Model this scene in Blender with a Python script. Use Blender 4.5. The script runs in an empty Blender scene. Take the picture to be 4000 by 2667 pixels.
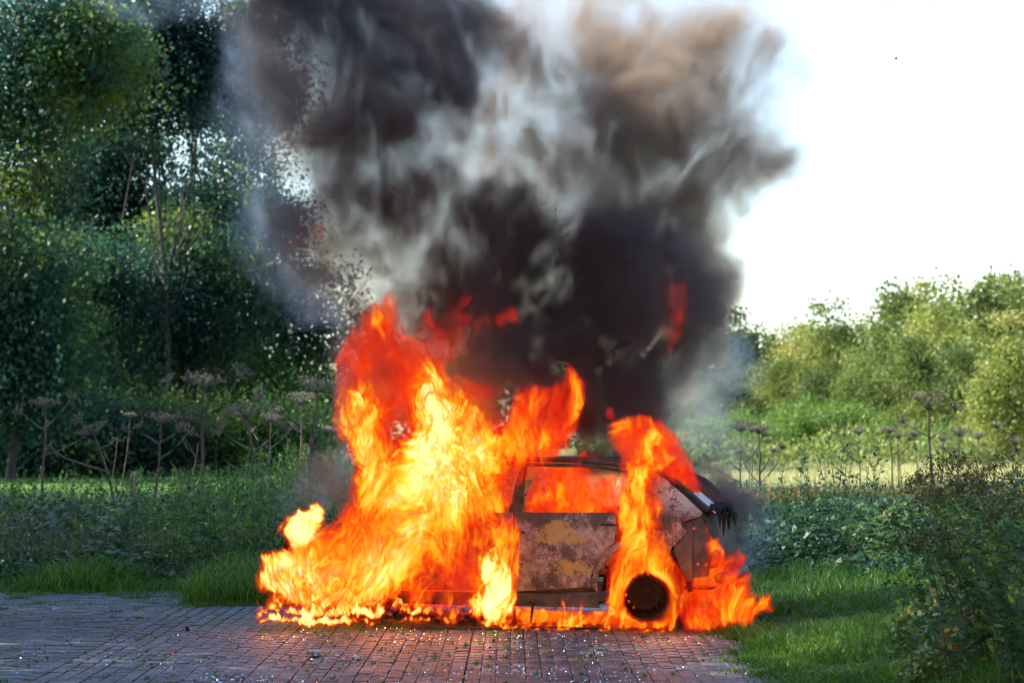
import bpy, bmesh, math, random, time
import numpy as np
from mathutils import Vector, Matrix, noise as mnoise
from concurrent.futures import ThreadPoolExecutor
R = math.radians
scene = bpy.context.scene
T0 = time.time()

# ------------------------------------------------------------------ camera
FPX, HZN, CXP, CAMZ = 8440.0, 1693.0, 2000.0, 1.62
cam_data = bpy.data.cameras.new("camera")
cam = bpy.data.objects.new("camera", cam_data)
scene.collection.objects.link(cam)
cam.location = (0, 0, CAMZ)
cam.rotation_euler = (R(90), 0, 0)
cam_data.sensor_width = 36.0
cam_data.lens = 36.0 * FPX / 4000.0
cam_data.shift_y = (HZN - 1333.5) / 4000.0
cam_data.clip_end = 3000
cam_data.dof.use_dof = True
cam_data.dof.focus_distance = 18.2
cam_data.dof.aperture_fstop = 3.0
scene.camera = cam

# ------------------------------------------------------------------ sky and sun
SUN_DIR = Vector((-0.82, 0.10, 0.63)).normalized()      # towards the sun
world = bpy.data.worlds.new("World")
scene.world = world
world.use_nodes = True
wn = world.node_tree.nodes
wl = world.node_tree.links
wn.clear()
wout = wn.new('ShaderNodeOutputWorld')
wbg = wn.new('ShaderNodeBackground')
sky = wn.new('ShaderNodeTexSky')
sky.sky_type = 'NISHITA'
sky.sun_disc = False
sky.sun_elevation = math.asin(SUN_DIR.z)
sky.sun_rotation = math.atan2(SUN_DIR.x, SUN_DIR.y)
sky.air_density = 1.0
sky.dust_density = 0.5
sky.ozone_density = 1.0
wbg.inputs['Strength'].default_value = 0.15
wl.new(sky.outputs[0], wbg.inputs[0])
wl.new(wbg.outputs[0], wout.inputs[0])
sl = bpy.data.lights.new("sun", 'SUN')
sl.energy = 5.0
sl.angle = R(0.6)
sl.color = (1.0, 0.93, 0.80)
sun = bpy.data.objects.new("sun", sl)
scene.collection.objects.link(sun)
sun.location = (-30, 20, 30)
sun.rotation_euler = SUN_DIR.to_track_quat('Z', 'Y').to_euler()

scene.view_settings.view_transform = 'Standard'
scene.view_settings.look = 'None'
scene.view_settings.gamma = 1.0
scene.view_settings.exposure = 1.45
scene.render.engine = 'CYCLES'
cy = scene.cycles
cy.use_adaptive_sampling = True
cy.adaptive_threshold = 0.04
cy.adaptive_min_samples = 16
cy.use_denoising = True
cy.pixel_filter_type = 'BLACKMAN_HARRIS'
cy.filter_width = 1.2
cy.max_bounces = 6
cy.diffuse_bounces = 2
cy.glossy_bounces = 2
cy.transmission_bounces = 3
cy.volume_bounces = 1
cy.transparent_max_bounces = 12
cy.volume_step_rate = 1.5
cy.volume_max_steps = 512
cy.sample_clamp_indirect = 4.0
cy.sample_clamp_direct = 0
cy.caustics_reflective = False
cy.caustics_refractive = False
# ------------------------------------------------------------------ helpers
def link(o, parent=None):
    scene.collection.objects.link(o)
    if parent is not None:
        o.parent = parent
    return o

def tag(o, label=None, cat=None, group=None, kind=None):
    if label: o['label'] = label
    if cat: o['category'] = cat
    if group: o['group'] = group
    if kind: o['kind'] = kind
    return o

def empty(name, loc=(0, 0, 0), rz=0.0):
    o = bpy.data.objects.new(name, None)
    o.location = loc
    o.rotation_euler = (0, 0, rz)
    o.empty_display_size = 0.2
    scene.collection.objects.link(o)
    return o

def mesh_obj(name, verts, faces, mats, parent=None, smooth=False, midx=None):
    me = bpy.data.meshes.new(name)
    if isinstance(verts, np.ndarray):
        nv = len(verts); faces = np.asarray(faces, dtype=np.int32)
        k = faces.shape[1]; nf = len(faces)
        me.vertices.add(nv); me.vertices.foreach_set('co', verts.astype(np.float32).ravel())
        me.loops.add(nf * k); me.loops.foreach_set('vertex_index', faces.ravel())
        me.polygons.add(nf)
        me.polygons.foreach_set('loop_start', np.arange(0, nf * k, k, dtype=np.int32))
        if midx is not None:
            me.polygons.foreach_set('material_index', np.asarray(midx, dtype=np.int32))
        me.update(calc_edges=True)
    else:
        me.from_pydata(verts, [], faces)
        me.update()
    for m in (mats if isinstance(mats, (list, tuple)) else [mats]):
        me.materials.append(m)
    if smooth:
        me.polygons.foreach_set('use_smooth', np.ones(len(me.polygons), dtype=bool))
    o = bpy.data.objects.new(name, me)
    link(o, parent)
    return o

def P(px, py, Y):
    """photo pixel (4000 wide) at depth Y -> world point"""
    return Vector(((px - CXP) / FPX * Y, Y, CAMZ - (py - HZN) / FPX * Y))
# ------------------------------------------------------------------ materials
def new_mat(name):
    m = bpy.data.materials.new(name); m.use_nodes = True
    nt = m.node_tree
    return m, nt, nt.nodes['Principled BSDF'], nt.nodes['Material Output']

def ramp(nt, fac, stops):
    cr = nt.nodes.new('ShaderNodeValToRGB')
    e = cr.color_ramp.elements
    e[0].position, e[0].color = stops[0][0], (*stops[0][1], 1)
    e[1].position, e[1].color = stops[-1][0], (*stops[-1][1], 1)
    for p, c in stops[1:-1]:
        q = e.new(p); q.color = (*c, 1)
    nt.links.new(fac, cr.inputs[0])
    return cr.outputs[0]

def noise_node(nt, scale, detail=4, vec=None, rough=0.55):
    n = nt.nodes.new('ShaderNodeTexNoise')
    n.inputs['Scale'].default_value = scale
    n.inputs['Detail'].default_value = detail
    n.inputs['Roughness'].default_value = rough
    if vec is not None: nt.links.new(vec, n.inputs['Vector'])
    return n.outputs['Fac']

def objco(nt):
    return nt.nodes.new('ShaderNodeTexCoord').outputs['Object']

def geo_pos(nt):
    return nt.nodes.new('ShaderNodeNewGeometry').outputs['Position']

def math_n(nt, op, a, b=None):
    m = nt.nodes.new('ShaderNodeMath'); m.operation = op
    for i, v in enumerate((a, b)):
        if v is None: continue
        if hasattr(v, 'is_linked'): nt.links.new(v, m.inputs[i])
        else: m.inputs[i].default_value = v
    return m.outputs[0]

def mix_col(nt, fac, a, b):
    m = nt.nodes.new('ShaderNodeMix'); m.data_type = 'RGBA'
    if hasattr(fac, 'is_linked'): nt.links.new(fac, m.inputs['Factor'])
    else: m.inputs['Factor'].default_value = fac
    for s, v in (('A', a), ('B', b)):
        i = [x for x in m.inputs if x.name == s and x.type == 'RGBA'][0]
        if hasattr(v, 'is_linked'): nt.links.new(v, i)
        else: i.default_value = (*v, 1)
    return [x for x in m.outputs if x.type == 'RGBA'][0]

def bump(nt, bsdf, h, s=0.5, d=0.01):
    b = nt.nodes.new('ShaderNodeBump'); b.inputs['Strength'].default_value = s; b.inputs['Distance'].default_value = d
    nt.links.new(h, b.inputs['Height']); nt.links.new(b.outputs[0], bsdf.inputs['Normal'])

def leaf_mat(name, stops, trans=0.4, rough=0.38, spec=0.5, tcol=1.6, nscale=0.35, ovar=0.25, rw=.55, nw=.55, nk=1.0):
    """leaf colour varies per leaf; light passes through"""
    m, nt, b, out = new_mat(name)
    g = nt.nodes.new('ShaderNodeNewGeometry')
    oi = nt.nodes.new('ShaderNodeObjectInfo')
    r = math_n(nt, 'MULTIPLY', g.outputs['Random Per Island'], rw)
    n = math_n(nt, 'MULTIPLY', math_n(nt, 'ADD', math_n(nt, 'MULTIPLY', math_n(nt, 'SUBTRACT', noise_node(nt, nscale, 3, g.outputs['Position']), .5), nk), .5), nw)
    f = math_n(nt, 'ADD', r, n)
    o = math_n(nt, 'MULTIPLY', math_n(nt, 'SUBTRACT', oi.outputs['Random'], 0.5), ovar)
    f = math_n(nt, 'ADD', f, o)
    c = ramp(nt, f, stops)
    nt.links.new(c, b.inputs['Base Color'])
    b.inputs['Roughness'].default_value = rough
    b.inputs['Specular IOR Level'].default_value = spec
    t = nt.nodes.new('ShaderNodeBsdfTranslucent')
    hs = nt.nodes.new('ShaderNodeHueSaturation'); hs.inputs['Value'].default_value = tcol; hs.inputs['Hue'].default_value = 0.485
    nt.links.new(c, hs.inputs['Color']); nt.links.new(hs.outputs[0], t.inputs[0])
    mx = nt.nodes.new('ShaderNodeMixShader'); mx.inputs[0].default_value = trans
    nt.links.new(b.outputs[0], mx.inputs[1]); nt.links.new(t.outputs[0], mx.inputs[2])
    nt.links.new(mx.outputs[0], out.inputs[0])
    return m

M = {}
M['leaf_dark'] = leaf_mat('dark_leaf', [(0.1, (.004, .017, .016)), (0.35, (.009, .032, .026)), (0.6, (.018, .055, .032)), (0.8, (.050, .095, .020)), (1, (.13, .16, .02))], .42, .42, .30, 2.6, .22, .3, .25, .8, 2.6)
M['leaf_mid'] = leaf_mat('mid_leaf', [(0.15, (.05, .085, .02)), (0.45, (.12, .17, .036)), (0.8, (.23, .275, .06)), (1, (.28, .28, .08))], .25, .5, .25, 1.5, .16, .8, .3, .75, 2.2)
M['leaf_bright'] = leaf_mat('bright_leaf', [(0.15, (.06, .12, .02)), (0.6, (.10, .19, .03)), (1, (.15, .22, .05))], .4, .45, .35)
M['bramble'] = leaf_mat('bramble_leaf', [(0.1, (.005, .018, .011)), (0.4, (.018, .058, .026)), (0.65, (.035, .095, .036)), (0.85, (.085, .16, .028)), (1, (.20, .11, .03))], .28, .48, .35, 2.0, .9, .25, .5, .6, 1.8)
M['nettle'] = leaf_mat('nettle_leaf', [(0.1, (.012, .040, .010)), (0.6, (.034, .092, .017)), (1, (.10, .18, .028))], .38, .45, .3, 2.0, .9)
M['grass'] = leaf_mat('grass_blade', [(0.1, (.022, .075, .006)), (0.5, (.045, .14, .010)), (0.85, (.085, .19, .018)), (1, (.17, .18, .06))], .35, .42, .35, 1.8, .8)
M['meadow'] = leaf_mat('meadow_grass', [(0.1, (.18, .24, .05)), (0.5, (.38, .39, .15)), (0.8, (.52, .47, .25)), (1, (.60, .52, .32))], .35, .55, .3, 1.3, .3)
M['dry'] = leaf_mat('dry_stalk', [(0.1, (.12, .095, .075)), (0.6, (.27, .22, .18)), (1, (.42, .37, .31))], .15, .7, .2, 1.0, 1.)
M['russet'] = leaf_mat('russet_leaf', [(0.1, (.10, .05, .03)), (0.5, (.22, .11, .05)), (1, (.38, .22, .05))], .3, .6, .2, 1.4, 1.)
M['goldenrod'] = leaf_mat('goldenrod_head', [(0.1, (.025, .028, .010)), (1, (.065, .06, .015))], .2, .7, .2, 1.2, 2)

def bark(name, a, b_, sc=6):
    m, nt, b, out = new_mat(name)
    co = objco(nt)
    mp = nt.nodes.new('ShaderNodeMapping'); mp.inputs['Scale'].default_value = (3, 3, .5); nt.links.new(co, mp.inputs[0])
    f = noise_node(nt, sc, 6, mp.outputs[0], .65)
    nt.links.new(ramp(nt, f, [(.3, a), (.7, b_)]), b.inputs['Base Color'])
    b.inputs['Roughness'].default_value = .9
    bump(nt, b, f, .7, .02)
    return m
M['bark'] = bark('bark', (.018, .016, .014), (.05, .045, .038))
M['hog_stem'] = bark('hogweed_stem', (.06, .035, .035), (.17, .115, .095), 14)
M['hog_pale'] = bark('hogweed_ray', (.09, .08, .075), (.21, .185, .17), 14)
M['twig'] = bark('twig', (.03, .035, .02), (.09, .08, .05), 14)
M['wood'] = bark('weathered_wood', (.10, .07, .05), (.25, .19, .14), 10)

def ground_mat():
    m, nt, b, out = new_mat('soil_and_turf')
    p = geo_pos(nt)
    n1 = noise_node(nt, 1.4, 8, p, .65); n2 = noise_node(nt, 11, 5, p, .6); n3 = noise_node(nt, .08, 3, p)
    c1 = ramp(nt, n1, [(.3, (.025, .035, .014)), (.55, (.045, .065, .02)), (.75, (.08, .075, .04))])
    c2 = ramp(nt, n2, [(.3, (.22, .26, .08)), (.7, (.44, .41, .22))])
    sx = nt.nodes.new('ShaderNodeSeparateXYZ'); nt.links.new(p, sx.inputs[0])
    # the mown meadow on the far side is paler than the rank growth by the paving
    fy = nt.nodes.new('ShaderNodeMapRange'); fy.inputs[1].default_value = 48; fy.inputs[2].default_value = 62; nt.links.new(sx.outputs[1], fy.inputs[0])
    fx = nt.nodes.new('ShaderNodeMapRange'); fx.inputs[1].default_value = -3; fx.inputs[2].default_value = 4; nt.links.new(sx.outputs[0], fx.inputs[0])
    lawn = ramp(nt, n2, [(.3, (.05, .11, .02)), (.7, (.09, .17, .03))])
    far = mix_col(nt, fx.outputs[0], lawn, c2)
    nt.links.new(mix_col(nt, fy.outputs[0], c1, far), b.inputs['Base Color'])
    b.inputs['Roughness'].default_value = 1
    bump(nt, b, n2, .8, .04)
    return m
M['ground'] = ground_mat()

def brick_mat():
    m, nt, b, out = new_mat('clinker_brick')
    g = nt.nodes.new('ShaderNodeNewGeometry'); oi = nt.nodes.new('ShaderNodeObjectInfo')
    r = math_n(nt, 'FRACT', math_n(nt, 'ADD', g.outputs['Random Per Island'], oi.outputs['Random']))
    c = ramp(nt, r, [(0, (.044, .052, .072)), (.3, (.062, .069, .094)), (.6, (.075, .079, .104)), (.85, (.090, .086, .110)), (1, (.060, .070, .10))])
    p = g.outputs['Position']
    n = noise_node(nt, 34, 6, p, .7); n2 = noise_node(nt, 1.1, 5, p, .6); n3 = noise_node(nt, 190, 2, p)
    d = ramp(nt, n, [(.30, (.45, .43, .40)), (.52, (1, 1, 1)), (.8, (1.15, 1.12, 1.1))])
    mm = nt.nodes.new('ShaderNodeMix'); mm.data_type = 'RGBA'; mm.blend_type = 'MULTIPLY'; mm.inputs['Factor'].default_value = .8
    ins = [x for x in mm.inputs if x.type == 'RGBA']; nt.links.new(c, ins[0]); nt.links.new(d, ins[1])
    col = [x for x in mm.outputs if x.type == 'RGBA'][0]
    dirt = ramp(nt, n2, [(.35, (0, 0, 0)), (.72, (1, 1, 1))])
    col = mix_col(nt, math_n(nt, 'MULTIPLY', dirt, .45), col, (.045, .04, .038))
    sp = nt.nodes.new('ShaderNodeSeparateXYZ'); nt.links.new(p, sp.inputs[0])
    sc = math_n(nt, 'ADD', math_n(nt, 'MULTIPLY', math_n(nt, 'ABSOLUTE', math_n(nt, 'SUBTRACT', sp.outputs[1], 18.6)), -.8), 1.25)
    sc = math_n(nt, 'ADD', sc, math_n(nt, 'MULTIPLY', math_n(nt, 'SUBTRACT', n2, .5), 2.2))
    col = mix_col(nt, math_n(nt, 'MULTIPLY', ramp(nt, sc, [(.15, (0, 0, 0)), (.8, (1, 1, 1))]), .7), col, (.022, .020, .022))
    nt.links.new(col, b.inputs['Base Color'])
    nt.links.new(ramp(nt, n, [(.3, (.75,) * 3), (.7, (.48,) * 3)]), b.inputs['Roughness'])
    b.inputs['Specular IOR Level'].default_value = .45
    bump(nt, b, math_n(nt, 'ADD', n, math_n(nt, 'MULTIPLY', n3, .5)), .5, .003)
    return m
M['brick'] = brick_mat()

def simple(name, col, rough=.6, metal=0.0, var=.35, sc=20, spec=.5):
    m, nt, b, out = new_mat(name)
    f = noise_node(nt, sc, 5, objco(nt), .6)
    lo = tuple(max(0, c * (1 - var)) for c in col); hi = tuple(min(1, c * (1 + var)) for c in col)
    nt.links.new(ramp(nt, f, [(.3, lo), (.7, hi)]), b.inputs['Base Color'])
    b.inputs['Roughness'].default_value = rough; b.inputs['Metallic'].default_value = metal
    b.inputs['Specular IOR Level'].default_value = spec
    return m
M['joint'] = simple('joint_sand', (.030, .028, .022), 1, 0, .5, 30)
M['char'] = simple('charred_plastic', (.012, .011, .012), .75, 0, .6, 12)
M['soot_metal'] = simple('sooty_steel', (.075, .062, .055), .65, .25, .6, 9)
M['rubber'] = simple('burnt_rubber', (.012, .011, .011), .9, 0, .6, 30)
M['black_rim'] = simple('blackened_wheel_steel', (.006, .005, .005), .8, 0, .4, 12, .2)
M['ash_flake'] = simple('ash_flake', (.02, .02, .022), .9, 0, .4, 30)
M['scrap'] = simple('grey_scrap', (.30, .33, .34), .35, .4, .5, 12)
M['teal'] = simple('teal_scrap', (.10, .25, .26), .5, 0, .4, 12)
M['lit_glass'] = simple('lit_glass_white', (.62, .62, .64), .4, 0, .25, 9)  # white stands for light on the tailgate glass
M['paper'] = simple('dirty_paper', (.55, .53, .50), .8, 0, .3, 9)

def glass_mat():
    m, nt, b, out = new_mat('crushed_glass')
    b.inputs['Base Color'].default_value = (.75, .93, 1, 1)
    b.inputs['Roughness'].default_value = .12
    b.inputs['Specular IOR Level'].default_value = 1.0
    b.inputs['Metallic'].default_value = 1.0
    return m
M['glass'] = glass_mat()

def fire_glow_mat():  # emissive colour for the fire glow in wheel and bolt holes
    m, nt, b, out = new_mat('hole_fire_glow')
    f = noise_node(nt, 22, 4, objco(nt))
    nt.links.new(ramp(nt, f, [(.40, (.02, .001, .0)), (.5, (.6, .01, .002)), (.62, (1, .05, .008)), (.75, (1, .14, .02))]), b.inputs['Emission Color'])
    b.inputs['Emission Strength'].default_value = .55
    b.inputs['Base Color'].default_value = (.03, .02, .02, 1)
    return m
M['fire_glow'] = fire_glow_mat()

def top_soot(nt, co):
    """more soot in a band under the window line"""
    sp = nt.nodes.new('ShaderNodeSeparateXYZ'); nt.links.new(co, sp.inputs[0])
    a = nt.nodes.new('ShaderNodeMapRange'); a.inputs[1].default_value = .78; a.inputs[2].default_value = .93; a.inputs[3].default_value = 0; a.inputs[4].default_value = .07
    nt.links.new(sp.outputs[2], a.inputs[0])
    return a.outputs[0]

def burnt_paint():
    """white car paint burnt down to rust and ash, with ochre patches"""
    m, nt, b, out = new_mat('burnt_car_paint')
    co = objco(nt)
    n1 = noise_node(nt, 3.2, 8, co, .62); n2 = noise_node(nt, 11, 8, co, .7); n3 = noise_node(nt, 60, 4, co, .7)
    base = ramp(nt, n2, [(.30, (.08, .045, .035)), (.44, (.22, .13, .11)), (.56, (.36, .26, .24)), (.72, (.52, .46, .45))])
    k = math_n(nt, 'ADD', math_n(nt, 'MULTIPLY', n1, .7), math_n(nt, 'MULTIPLY', n3, .3))
    k = math_n(nt, 'SUBTRACT', k, top_soot(nt, co))
    soot = ramp(nt, k, [(.455, (1, 1, 1)), (.50, (0, 0, 0))])
    col = mix_col(nt, math_n(nt, 'MULTIPLY', soot, .85), base, (.05, .036, .032))
    # ochre yellow patches on the rear door
    sx = nt.nodes.new('ShaderNodeSeparateXYZ'); nt.links.new(co, sx.inputs[0])
    tot = None
    for (cx, cz, rx, rz) in ((.50, .80, .17, .11), (.66, .735, .12, .05), (.63, .50, .20, .085), (.40, .74, .1, .06)):
        u = math_n(nt, 'DIVIDE', math_n(nt, 'SUBTRACT', sx.outputs[0], cx), rx)
        w = math_n(nt, 'DIVIDE', math_n(nt, 'SUBTRACT', sx.outputs[2], cz), rz)
        q = math_n(nt, 'ADD', math_n(nt, 'MULTIPLY', u, u), math_n(nt, 'MULTIPLY', w, w))
        s = math_n(nt, 'SUBTRACT', 1.0, q)
        tot = s if tot is None else math_n(nt, 'MAXIMUM', tot, s)
    pm = math_n(nt, 'ADD', tot, math_n(nt, 'MULTIPLY', math_n(nt, 'SUBTRACT', math_n(nt, 'ADD', math_n(nt, 'MULTIPLY', n1, .25), math_n(nt, 'ADD', math_n(nt, 'MULTIPLY', n2, .45), math_n(nt, 'MULTIPLY', n3, .3))), .5), 6.5))
    pf = ramp(nt, pm, [(.25, (0, 0, 0)), (.55, (1, 1, 1))])
    col = mix_col(nt, math_n(nt, 'MULTIPLY', pf, .8), col, (.40, .27, .07))
    # what is left of the white paint on the rear pillar
    wx = nt.nodes.new('ShaderNodeMapRange'); wx.inputs[1].default_value = 1.22; wx.inputs[2].default_value = 1.42; nt.links.new(sx.outputs[0], wx.inputs[0])
    wz = nt.nodes.new('ShaderNodeMapRange'); wz.inputs[1].default_value = .93; wz.inputs[2].default_value = 1.12; nt.links.new(sx.outputs[2], wz.inputs[0])
    wm = math_n(nt, 'MULTIPLY', math_n(nt, 'MULTIPLY', wx.outputs[0], wz.outputs[0]), 1.0)
    sp = ramp(nt, math_n(nt, 'ADD', math_n(nt, 'MULTIPLY', n2, .6), math_n(nt, 'MULTIPLY', n3, .4)), [(.42, (0, 0, 0)), (.5, (1, 1, 1))])
    col = mix_col(nt, math_n(nt, 'MULTIPLY', wm, sp), col, (.55, .57, .56))
    nt.links.new(col, b.inputs['Base Color'])
    b.inputs['Roughness'].default_value = .62
    b.inputs['Metallic'].default_value = .1
    bump(nt, b, math_n(nt, 'ADD', n2, math_n(nt, 'MULTIPLY', n3, .4)), .6, .006)
    return m
M['car'] = burnt_paint()

# ------------------------------------------------------------------ mesh makers in numpy
def rnd(seed): return np.random.default_rng(seed)

def leaf_quads(pts, size, rng, flat=0.0, aspect=.55, dirn=None):
    """a folded-diamond leaf at each point"""
    n = len(pts)
    d = rng.normal(size=(n, 3)); d[:, 2] *= (1 - flat)
    if dirn is not None: d = d * .6 + dirn
    d /= np.linalg.norm(d, axis=1)[:, None] + 1e-9
    u = rng.normal(size=(n, 3)); 
    if flat > 0:
        u = np.cross(d, np.array([0, 0, 1.0]) + rng.normal(size=(n, 3)) * (1 - flat) * .8)
    else:
        u = np.cross(d, u)
    u /= np.linalg.norm(u, axis=1)[:, None] + 1e-9
    s = size * rng.uniform(.6, 1.35, n)[:, None] if np.isscalar(size) else (size * rng.uniform(.6, 1.35, n))[:, None]
    nrm = np.cross(d, u)
    a = pts - d * s * .5; c = pts + d * s * .5
    m1 = pts + u * s * aspect * .5 + nrm * s * .10 - d * s * .06; m2 = pts - u * s * aspect * .5 + nrm * s * .10 - d * s * .06
    v = np.stack([a, m1, c, m2], 1).reshape(-1, 3)
    f = np.arange(n * 4).reshape(n, 4)
    return v, f

def blades(base, height, rng, width=.006, lean=.35, wind=(0, 0)):
    n = len(base)
    th = rng.uniform(0, 2 * np.pi, n)
    h = height * rng.uniform(.45, 1.2, n)
    ln = lean * rng.uniform(.2, 1.6, n) * h
    dx = np.stack([np.cos(th) * ln + wind[0] * h, np.sin(th) * ln + wind[1] * h, np.zeros(n)], 1)
    ph = rng.uniform(0, 2 * np.pi, n)
    w = np.stack([np.cos(ph), np.sin(ph), np.zeros(n)], 1) * (width * rng.uniform(.6, 1.5, n))[:, None]
    up = np.zeros((n, 3)); up[:, 2] = h
    p0 = base; p1 = base + up * .5 + dx * .25; p2 = base + up * .85 + dx * .7; p3 = base + up * (1 - .25 * (ln / h))[:, None] + dx * 1.15
    v = np.stack([p0 - w, p0 + w, p1 - w * .85, p1 + w * .85, p2 - w * .5, p2 + w * .5, p3 - w * .08, p3 + w * .08], 1).reshape(-1, 3)
    b = np.arange(n)[:, None] * 8
    f = np.concatenate([b + np.array([0, 1, 3, 2]), b + np.array([2, 3, 5, 4]), b + np.array([4, 5, 7, 6])], 0)
    return v, f

class Tubes:
    """collects tapered tubes along polylines"""
    def __init__(s): s.v = []; s.f = []; s.n = 0
    def add(s, pts, r0, r1, sides=5, radii=None):
        pts = [Vector(p) for p in pts]
        k = len(pts); ring = []
        for i, p in enumerate(pts):
            t = (pts[min(i + 1, k - 1)] - pts[max(i - 1, 0)]).normalized()
            a = t.orthogonal().normalized(); b = t.cross(a)
            r = radii[i] if radii else r0 + (r1 - r0) * i / max(1, k - 1)
            for j in range(sides):
                an = 2 * math.pi * j / sides
                s.v.append(p + a * math.cos(an) * r + b * math.sin(an) * r)
        for i in range(k - 1):
            for j in range(sides):
                a = s.n + i * sides + j; b = s.n + i * sides + (j + 1) % sides
                s.f.append((a, b, b + sides, a + sides))
        s.n += k * sides
    def build(s, name, mat, parent=None):
        return mesh_obj(name, np.array([tuple(v) for v in s.v], np.float32), np.array(s.f), mat, parent, smooth=True)

def merge(parts):
    vs = []; fs = []; o = 0
    for v, f in parts:
        vs.append(v); fs.append(f + o); o += len(v)
    return np.concatenate(vs), np.concatenate(fs)
# ------------------------------------------------------------------ noise in numpy
def sm(t): return t * t * (3 - 2 * t)
class Noise:
    def __init__(s, seed, n=64):
        s.n = n
        s.t = (np.random.default_rng(seed).random((n, n, n), dtype=np.float32) * 2 - 1).ravel()
    def __call__(s, x, y, z):
        n = s.n; m = n - 1; t = s.t
        xi = np.floor(x); yi = np.floor(y); zi = np.floor(z)
        fx = sm(x - xi); fy = sm(y - yi); fz = sm(z - zi)
        xi = xi.astype(np.int32); yi = yi.astype(np.int32); zi = zi.astype(np.int32)
        x0 = xi & m; x1 = (xi + 1) & m
        y0 = (yi & m) * n; y1 = ((yi + 1) & m) * n
        z0 = (zi & m) * n * n; z1 = ((zi + 1) & m) * n * n
        def L(q):
            p = t[q + x0]
            return p + (t[q + x1] - p) * fx
        A = L(y0 + z0); A += (L(y1 + z0) - A) * fy
        B = L(y0 + z1); B += (L(y1 + z1) - B) * fy
        return A + (B - A) * fz
NZ = [Noise(i) for i in range(6)]
def fbm(x, y, z, o=4, k=0, g=0.5):
    r = 0; a = 1.0; s = 0.0
    for i in range(o):
        f = 2.03 ** i
        r = r + a * NZ[(k + i) % 6](x * f + i * 7.1, y * f + i * 3.3, z * f + i * 5.7)
        s += a; a *= g
    return r / s * 1.6

def billow(x, y, z, o=5, k=0, g=0.6):
    r = 0; a = 1.0; s = 0.0
    for i in range(o):
        f = 2.03 ** i
        r = r + a * (np.abs(NZ[(k + i) % 6](x * f + i * 7.1, y * f + i * 3.3, z * f + i * 5.7)) * 3.2 - 1)
        s += a; a *= g
    return r / s

def poly_sdf(X, Z, poly):
    """signed distance, positive inside; X,Z 2-D arrays, poly list of (x,z)"""
    d2 = np.full(X.shape, 1e9, np.float32); ins = np.zeros(X.shape, bool)
    n = len(poly)
    for i in range(n):
        ax, az = poly[i]; bx, bz = poly[(i + 1) % n]
        ex, ez = bx - ax, bz - az
        wx, wz = X - ax, Z - az
        t = np.clip((wx * ex + wz * ez) / (ex * ex + ez * ez + 1e-12), 0, 1)
        dx, dz = wx - ex * t, wz - ez * t
        d2 = np.minimum(d2, dx * dx + dz * dz)
        c = ((az <= Z) & (bz > Z)) | ((bz <= Z) & (az > Z))
        with np.errstate(divide='ignore', invalid='ignore'):
            xx = ax + (Z - az) * ex / (ez if ez != 0 else 1e-9)
        ins ^= c & (X < xx)
    d = np.sqrt(d2)
    return np.where(ins, d, -d).astype(np.float32)

OV = 4000.0 / 2352.0
def ov_poly(pts, Y0):
    return [((x * OV - CXP) / FPX * Y0, CAMZ - (y * OV - HZN) / FPX * Y0) for x, y in pts]

def volume_object(name, lo, hi, arr, mat, parent=None):
    """arr[nz,ny,nx] of densities, baked into a voxel grid by geometry nodes"""
    nz, ny, nx = arr.shape
    me = bpy.data.meshes.new(name)
    n = nx * ny * nz
    me.vertices.add(n)
    at = me.attributes.new('voxel', 'FLOAT', 'POINT')
    at.data.foreach_set('value', np.ascontiguousarray(arr, dtype=np.float32).ravel())
    me.materials.append(mat)
    o = bpy.data.objects.new(name, me)
    link(o, parent)
    g = bpy.data.node_groups.new(name + '_voxels', 'GeometryNodeTree')
    g.interface.new_socket('Geometry', in_out='INPUT', socket_type='NodeSocketGeometry')
    g.interface.new_socket('Geometry', in_out='OUTPUT', socket_type='NodeSocketGeometry')
    N = g.nodes.new; K = g.links.new
    gi = N('NodeGroupInput'); go = N('NodeGroupOutput')
    vc = N('GeometryNodeVolumeCube')
    vc.inputs['Min'].default_value = lo; vc.inputs['Max'].default_value = hi
    vc.inputs['Resolution X'].default_value = nx
    vc.inputs['Resolution Y'].default_value = ny
    vc.inputs['Resolution Z'].default_value = nz
    ps = N('GeometryNodeInputPosition'); sx = N('ShaderNodeSeparateXYZ'); K(ps.outputs[0], sx.inputs[0])
    idx = []
    for i, (a, b, r) in enumerate(zip(lo, hi, (nx, ny, nz))):
        s = (r - 1) / (b - a)
        m = N('ShaderNodeMath'); m.operation = 'MULTIPLY_ADD'
        K(sx.outputs[i], m.inputs[0]); m.inputs[1].default_value = s; m.inputs[2].default_value = -a * s + 0.5
        f = N('ShaderNodeMath'); f.operation = 'FLOOR'; K(m.outputs[0], f.inputs[0])
        idx.append(f)
    m1 = N('ShaderNodeMath'); m1.operation = 'MULTIPLY_ADD'
    K(idx[2].outputs[0], m1.inputs[0]); m1.inputs[1].default_value = ny; K(idx[1].outputs[0], m1.inputs[2])
    m2 = N('ShaderNodeMath'); m2.operation = 'MULTIPLY_ADD'
    K(m1.outputs[0], m2.inputs[0]); m2.inputs[1].default_value = nx; K(idx[0].outputs[0], m2.inputs[2])
    si = N('GeometryNodeSampleIndex'); si.data_type = 'FLOAT'; si.domain = 'POINT'
    na = N('GeometryNodeInputNamedAttribute'); na.data_type = 'FLOAT'; na.inputs['Name'].default_value = 'voxel'
    K(gi.outputs[0], si.inputs['Geometry'])
    K([s for s in na.outputs if s.enabled][0], [s for s in si.inputs if s.name == 'Value' and s.enabled][0])
    K(m2.outputs[0], si.inputs['Index'])
    K([s for s in si.outputs if s.enabled][0], vc.inputs['Density'])
    st = N('GeometryNodeSetMaterial'); st.inputs['Material'].default_value = mat
    K(vc.outputs[0], st.inputs[0]); K(st.outputs[0], go.inputs[0])
    md = o.modifiers.new('voxels', 'NODES'); md.node_group = g
    return o

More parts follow.
